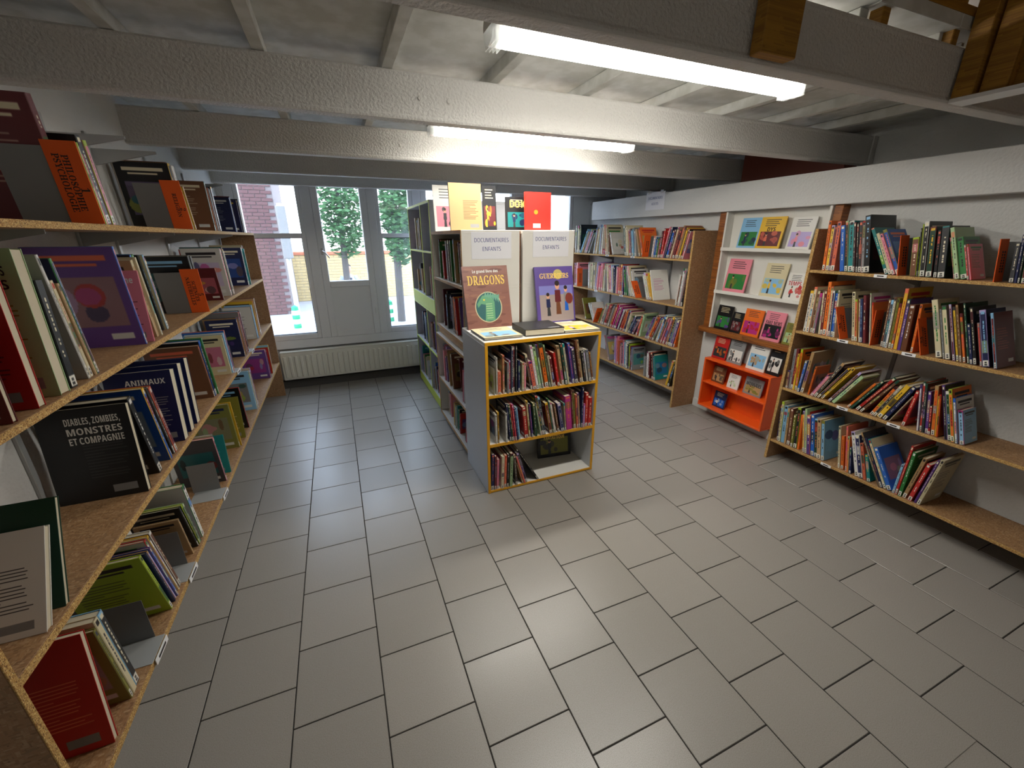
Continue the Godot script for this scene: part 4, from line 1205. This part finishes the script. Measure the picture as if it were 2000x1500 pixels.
func dragon(im: Image, r: Rect2i) -> void:
	im.fill_rect(r, Color(.56, .38, .33))
	for i in 60: ell(im, r, rng.randf(), rng.randf(), .1, .02, Color(.62, .43, .36).lerp(Color(.45, .29, .26), rng.randf()))
	ell(im, r, .5, .66, .30, .25, Color(.82, .78, .62))
	ell(im, r, .5, .66, .28, .235, Color(.22, .42, .42))
	poly(im, r, [Vector2(.40, .88), Vector2(.44, .62), Vector2(.34, .60), Vector2(.27, .66), Vector2(.25, .60), Vector2(.38, .47), Vector2(.55, .46), Vector2(.64, .58), Vector2(.62, .88)], Color(.42, .66, .50))
	for i in 7: rect(im, r, .44, .60 + i * .038, .14, .016, Color(.66, .80, .60))
	for i in 6: poly(im, r, [Vector2(.42 + i * .05, .48), Vector2(.46 + i * .06, .40 + i * .012), Vector2(.48 + i * .05, .50 + i * .02)], Color(.45, .68, .58))
	ell(im, r, .41, .54, .02, .014, Color(.95, .85, .3))


func warriors(im: Image, r: Rect2i) -> void:
	im.fill_rect(r, Color(.36, .28, .56))
	rect(im, r, .08, .34, .88, .2, Color(.48, .48, .74))
	rect(im, r, .08, .5, .88, .48, Color(.62, .56, .54))
	ell(im, r, .6, .14, .12, .09, Color(.74, .68, .40))
	person(im, r, .30, .88, .55, PAL["navy"], PAL["charcoal"])
	person(im, r, .56, .86, .8, PAL["maroon"], PAL["brown"])
	person(im, r, .78, .80, .6, PAL["grey"], PAL["blue"])
	ell(im, r, .86, .58, .10, .10, Color(.48, .20, .16))


func out_right(x: float, y: float, z: float, tilt := -9.0) -> Transform3D:   # face out towards the room from the right wall
	return Transform3D(Basis(Vector3.UP, -PI / 2) * Basis(Vector3.RIGHT, deg_to_rad(tilt)), Vector3(x, y + .001, z))


func facing(s: float, y: float, lean_deg: float, w: float, front: float) -> Transform3D:   # big cover on the left bookcase, turned to the near end
	return Transform3D(Basis(Vector3.RIGHT, deg_to_rad(lean_deg)), Vector3(front - w / 2, y + .001, .467 - s))


func title(o: Node3D, words: String, h: float, y: float, mt: Material, most: float, x := 0.0, serif := false) -> void:
	letters(o, words, h, mt, put_at(Vector3(x, y, .0012)), most, serif, true)


func build_heroes() -> void:
	var b := shown("picture_book", "large brown book titled DRAGONS with a green dragon in a ring, leaning on the island", "book", .355, .445, .02, put_at(Vector3(2.045, 1.1225, -1.392), 4, -13), dragon, "", Color(.5, .36, .32), 320)
	title(b, "Le grand livre des", .020, .405, m.ink_white, .20)
	title(b, "DRAGONS", .062, .345, m.ink_gold, .29, 0, true)
	b = shown("picture_book", "purple book about warriors with three armed figures, leaning on the island", "book", .33, .425, .018, put_at(Vector3(2.60, 1.1225, -1.398), 0, -13), warriors, "", Color(.36, .3, .5), 320)
	title(b, "GUERRIERS", .036, .355, m.ink_gold, .25, 0, true)
	var flat := func(x: float, z: float, yaw: float) -> Transform3D: return Transform3D(Basis(Vector3.UP, deg_to_rad(yaw)) * Basis(Vector3.RIGHT, -PI / 2), Vector3(x, 1.122, z))
	var f: Transform3D = flat.call(2.005, -1.03, 0)
	f.origin.y += .016
	shown("flat_book", "pale book with blue birds lying flat before the dragon book", "book", .27, .30, .014, f, plain("cream", "lightblue", "grey"))
	f = flat.call(2.305, -1.025, -3)
	f.origin.y += .045
	shown("flat_book", "thick black book with yellow lettering lying flat on the yellow-edged case", "book", .29, .27, .042, f, text_page("black", "charcoal"), "", Color(.06, .06, .06))
	f = flat.call(2.585, -1.0, -6)
	f.origin.y += .017
	shown("flat_book", "cream and yellow book lying flat before the warriors book", "book", .27, .30, .015, f, plain("cream", "yellow", "lilac"))
	shown("album", "white album with a red and black drawing standing on the tall island case", "book", .27, .37, .012, put_at(Vector3(2.02, 1.801, -2.33), 0, -5), plain("white", "pink", "charcoal"))
	b = shown("album", "beige newspaper-like album standing on the tall island case", "book", .25, .33, .016, put_at(Vector3(2.01, 1.801, -1.80), 0, -4), text_page("tan", "brown"))
	b = shown("album", "dark illustrated magazine with a yellow heading beside the beige album", "magazine", .11, .32, .010, put_at(Vector3(2.20, 1.801, -1.80), 0, -4), plain("black", "maroon", "yellow"))
	b = shown("album", "plain red hardback with a gold emblem standing on the right island case", "book", .215, .27, .03, put_at(Vector3(2.53, 1.801, -1.62), 0, -3), func(im: Image, r: Rect2i) -> void:
		im.fill_rect(r, Color(.82, .20, .15))
		ell(im, r, .4, .52, .08, .06, PAL["yellow"])
		rect(im, r, .28, .82, .3, .12, PAL["white"]), "", Color(.8, .2, .15))
	b = shown("album", "dark comic with large yellow letters behind the red hardback", "book", .20, .24, .014, put_at(Vector3(2.40, 1.801, -1.72), 0, -3), plain("black", "teal", "navy"))
	title(b, "DOK", .05, .19, m.ink_gold, .13)
	b = shown("picture_book", "black leafy book LE MONDE FANTASTIQUE in the bottom of the yellow-edged case", "book", .29, .30, .02, put_at(Vector3(2.53, .023, -1.24), -6, -8), plain("black", "olive", "charcoal"), "", Color(.05, .06, .06))
	title(b, "LE MONDE", .026, .20, m.ink_gold, .16)
	title(b, "FANTASTIQUE", .026, .165, m.ink_gold, .18)
	# racks: [z, x, y, w, h, look, words, label]
	var rk := [[-1.345, 4.455, 1.646, .19, .26, ["lightblue", "green", "navy"], "", "blue book with two walkers, top rack ledge beside the frame"], [-1.13, 4.44, 1.646, .22, .26, ["yellow", "maroon", "salmon"], "DYS", "yellow book titled DYS in the middle of the top rack ledge"], [-.88, 4.455, 1.646, .19, .25, ["white", "lilac", "pink"], "", "white and lilac book, top rack ledge nearest the camera"],
		[-1.395, 4.455, 1.259, .23, .30, ["pink", "green", "olive"], "", "pale pink countryside book on the second rack ledge"], [-1.03, 4.46, 1.259, .20, .28, ["cream", "lightblue", "yellow"], "", "cream book of a chateau and children on the second rack ledge"], [-.825, 4.445, 1.259, .155, .215, ["white", "white", "red"], "TEMPS !", "small white book marked TEMPS on the second rack ledge"],
		[-1.455, 4.455, .895, .17, .23, ["black", "green", "purple"], "", "black book on the timber sill beside the frame"], [-1.30, 4.45, .895, .11, .19, ["black", "maroon", "grey"], "", "small dark book between black and orange books on the sill"], [-1.145, 4.45, .895, .18, .24, ["orange", "magenta", "red"], "", "orange and pink book in the middle of the timber sill"], [-.945, 4.45, .895, .18, .25, ["pink", "black", "magenta"], "FAKE NEWS", "pink book titled FAKE NEWS on the timber sill"], [-.775, 4.46, .895, .12, .18, ["olive", "palegreen", "tan"], "", "small green nature book at the sill end nearest the camera"],
		[-1.40, 4.42, .615, .16, .215, ["red", "charcoal", "orange"], "", "red and dark magazine standing on the orange box"], [-1.225, 4.42, .615, .16, .235, ["grey", "white", "charcoal"], "", "grey photo magazine standing on the orange box"], [-1.0, 4.42, .615, .18, .26, ["white", "lightblue", "tan"], "", "white town magazine standing on the orange box"], [-.84, 4.43, .615, .12, .28, ["black", "white", "black"], "", "black and white poster-like magazine on the orange box"],
		[-1.375, 4.43, .374, .14, .165, ["brown", "tan", "charcoal"], "", "small brown book in the upper tier of the orange box"], [-1.19, 4.42, .374, .12, .14, ["white", "white", "palegreen"], "", "small white book in the upper tier of the orange box"], [-.99, 4.43, .374, .18, .16, ["grey", "tan", "olive"], "MONNAIES", "wide book titled MONNAIES in the upper tier of the orange box"], [-1.315, 4.43, .126, .14, .16, ["navy", "blue", "white"], "", "small blue book in the lower tier of the orange box"]]
	for q in rk:
		b = shown("display_book", q[7], "book", q[3], q[4], .010, out_right(q[1] - .012, q[2], q[0]), plain(q[5][0], q[5][1], q[5][2]), "books shown face out on the racks", PAL[q[5][0]])
		if q[6]:
			title(b, q[6], .032, q[4] * .62, m.ink_red if q[6] == "TEMPS !" else m.ink, q[3] * .8)
	# large covers turned to the camera on the left bookcase: [s, y, lean, w, h, bg, ink, words, label, thick]
	var big := [[.30, 1.34, -3, .17, .235, "maroon", "grey", [], "small dark red book with back-cover print nearest the camera, second shelf", .018], [.40, 1.34, -3, .24, .335, "red", "maroon", ["D'ACTUALITE"], "red book with a black band marked D'ACTUALITE, second shelf of left bookcase", .03], [.50, 1.34, -3, .25, .39, "palegreen", "olive", ["LES PLUS GRANDES", "BATAILLES"], "pale green book titled LES PLUS GRANDES BATAILLES, second shelf", .045],
		[1.19, 1.34, -6, .21, .29, "pink", "maroon", ["Hydrogene"], "mauve magazine headed Hydrogene, second shelf of the left bookcase", .010], [.76, .865, -7, .25, .34, "black", "charcoal", ["DIABLES, ZOMBIES,", "MONSTRES", "ET COMPAGNIE"], "big black book about monsters, third shelf of the left bookcase", .026], [.16, .41, -8, .25, .36, "red", "salmon", [], "large dark red book with back-cover print, lowest shelf of the left bookcase", .02],
		[1.70, .41, -6, .25, .24, "teal", "lightblue", [], "blue-green spiral calendar, lowest shelf of the left bookcase", .012], [2.20, .41, -6, .22, .30, "olive", "cream", [], "olive book half behind a bookend, lowest shelf of the left bookcase", .014], [.21, .865, -24, .25, .28, "darkgreen", "black", [], "dark green book leaning steeply, third shelf nearest the camera", .016], [.13, .865, -30, .22, .25, "white", "charcoal", [], "white-spined book leaning before the dark green one, third shelf", .020], [1.20, .865, -9, .24, .335, "navy", "grey", ["ANIMAUX"], "first navy encyclopedia volume marked ANIMAUX, third shelf", .052], [1.30, .865, -9, .24, .335, "navy", "grey", [], "middle navy encyclopedia volume, third shelf of the left bookcase", .052], [1.40, .865, -9, .24, .335, "navy", "grey", [], "last navy encyclopedia volume, third shelf of the left bookcase", .052]]
	for q in big:
		b = shown("large_book", q[8], "book", q[3], q[4], q[9], facing(q[0], q[1], q[2], q[3], .292), text_page(q[5], q[6]), "", PAL[q[5]])
		for i in q[7].size():
			title(b, q[7][i], .024, q[4] * .86 - i * .034, m.ink if q[5] == "palegreen" else m.ink_white, q[3] * .6, q[3] * .1)
	for q in [[2.42, .865, "beside pale blue books, third shelf of the left bookcase"], [.52, .41, "nearest the camera on the lowest shelf of the left bookcase"], [.90, .41, "after the lime book on the lowest shelf of the left bookcase"], [1.52, .41, "before the spiral calendar on the lowest left shelf"], [3.02, .865, "near the window end of the third left shelf"]]:
		bookend(Transform3D(Basis(Vector3(0, 0, -1), Vector3.UP, Vector3.RIGHT), Vector3(.306, q[1], .467 - q[0])), "grey steel bookend " + q[2], .17, .13)


func build_street() -> void:
	var rd := struct("road", "pale grey street outside the windows")
	board("asphalt", Vector3(-14, -.2, -30), Vector3(16, 0, ZW - .26), mat(Color(.62, .62, .63), .9), rd, 0)
	var wl := thing("garden_wall", "low tan brick wall across the street", "wall", put_at(Vector3(3, 0, -12.2)))
	var bs := begin()
	for r in 16:
		for k in 40:
			if (r + k) % 1 == 0: box(bs, Vector3(-4 + k * .225 + (.11 if r % 2 else 0.0), .045 + r * .08, 0), Vector3(.215, .070, .2), .004)
	put("mortar", boxmesh(Vector3(9.2, 1.28, .18), 0, Vector3(.4, .64, -.004)), mat(Color(.74, .70, .62), .9), wl)
	tag(put("brick", done(bs), mat(Color(.80, .70, .50), .9), wl), "", "", "", "stuff")
	put("coping", boxmesh(Vector3(9.3, .09, .28), .01, Vector3(.4, 1.33, 0)), mat(Color(.76, .46, .34), .9), wl)
	var bl := thing("brick_building", "dark red-brown brick building across the street at the left", "building", put_at(Vector3(-2.05, 0, -10.9)))
	var ks := begin()
	for r in 40:
		for k in 17: box(ks, Vector3(-1.83 + k * .225 + (.11 if r % 2 else 0.0), .04 + r * .076, 1.0), Vector3(.212, .066, .05), .004)
	put("wall", boxmesh(Vector3(4.0, 3.1, 2.0), 0, Vector3(0, 1.55, 0)), mat(Color(.46, .42, .42), .9), bl)
	tag(put("brick", done(ks), mat(Color(.36, .24, .24), .9), bl), "", "", "", "stuff")
	put("roof_band", boxmesh(Vector3(4.2, .5, 2.2), .02, Vector3(0, 3.36, 0)), mat(Color(.66, .68, .72), .8), bl)
	var po := thing("street_post", "grey metal post with a tall sign box on the pavement", "post", put_at(Vector3(.16, 0, -8.6)))
	var s := begin()
	tube(s, [Vector3(0, 0, 0), Vector3(0, 2.4, 0)], [.05, .05])
	put("pole", done(s), m.steel_light, po)
	put("sign_box", boxmesh(Vector3(.17, 1.0, .10), .01, Vector3(.02, 1.85, .06)), m.steel, po)
	for q in [[.166, "before the left window"], [2.03, "before the window beside the island"]]:
		var o := thing("bollard", "green and white banded road bollard " + q[1], "bollard", put_at(Vector3(q[0], 0, -8.0)), "banded bollards")
		for k in 5:
			var c := begin()
			lathe(c, [[0, 0], [.068, 0], [.072, .04], [.068, .09], [0, .09]] if k < 4 else [[0, 0], [.068, 0], [.06, .07], [0, .11]], 16, put_at(Vector3(0, k * .09, 0)))
			put("band", done(c), mat(Color(.10, .58, .40), .5) if k % 2 == 0 else m.white, o)
	for q in [[1.25, -9.6, .9, 2.3, 1.6, "leafy green tree hanging over the wall in the middle window"], [2.25, -7.9, .55, 2.2, 1.0, "tree with a straight trunk in the window beside the island"]]:
		var o := thing("tree", q[5], "tree", put_at(Vector3(q[0], 0, q[1])), "street trees")
		var t := begin()
		tube(t, [Vector3(0, 0, 0), Vector3(.02, 1.2, 0), Vector3(.05, 3.0, 0)], [.085, .075, .04])
		put("trunk", done(t), mat(Color(.30, .28, .27), .9), o)
		var lf := begin()
		rng.seed = 90 + int(q[0] * 10)
		for i in 2600:
			var d := Vector3(rng.randfn(), rng.randfn(), rng.randfn()).normalized() * pow(rng.randf(), .4)
			var c := Vector3(d.x * q[2] * .62 + .1, q[3] + d.y * 1.05, d.z * .5)
			var bx := Basis.from_euler(Vector3(rng.randf() * TAU, rng.randf() * TAU, 0)) * rng.randf_range(.04, .085)
			var p := [c - bx.x, c - bx.y * .5, c + bx.x, c + bx.y * .5]
			face(lf, p, c - bx.z)
		var gm := mat(Color(.22, .40, .20), .6)
		gm.backlight = Color(.25, .4, .15)
		tag(put("foliage", done(lf), gm, o), "", "", "", "stuff")
	# a young man sitting by the wall
	var pe := thing("person", "young man in a pale jacket over a dark top, sitting by the wall outside", "person", put_at(Vector3(1.34, 0, -10.9)))
	var bd := begin()
	tube(bd, [Vector3(0, .32, 0), Vector3(0, .45, .01), Vector3(0, .62, .03), Vector3(0, .76, .03), Vector3(0, .82, .03)], [.16, .165, .18, .13, .055], 16)
	for e in [-1.0, 1.0]:
		tube(bd, [Vector3(e * .15, .77, .03), Vector3(e * .24, .56, .05), Vector3(e * .14, .44, .28)], [.06, .05, .04], 10)
		tube(bd, [Vector3(e * .09, .34, .0), Vector3(e * .13, .42, .42), Vector3(e * .13, .06, .50), Vector3(e * .13, .03, .62)], [.09, .075, .05, .04], 10)
	put("clothed_body", done(bd), mat(Color(.66, .69, .76), .8), pe)
	var hd := begin()
	lathe(hd, [[0, -.12], [.05, -.11], [.078, -.05], [.088, .02], [.082, .07], [.05, .11], [0, .125]], 18, put_at(Vector3(0, .95, .05), 30))
	box(hd, Vector3(.03, .94, .135), Vector3(.022, .04, .03), .008)
	put("head", done(hd), mat(Color(.78, .56, .45), .6), pe)
	var hr := begin()
	lathe(hr, [[.088, .0], [.096, .04], [.088, .09], [.05, .125], [0, .14]], 18, put_at(Vector3(-.008, .955, .035)))
	put("hair", done(hr), mat(Color(.06, .05, .05), .8), pe)
	put("dark_top", boxmesh(Vector3(.15, .28, .03), .012, Vector3(0, .60, .205)), mat(Color(.10, .08, .14), .8), pe)
	var st := thing("seat_block", "low grey block the young man sits on", "seat", put_at(Vector3(1.34, 0, -10.95)))
	put("block", boxmesh(Vector3(.5, .24, .35), .02, Vector3(0, .12, 0)), m.steel, st)
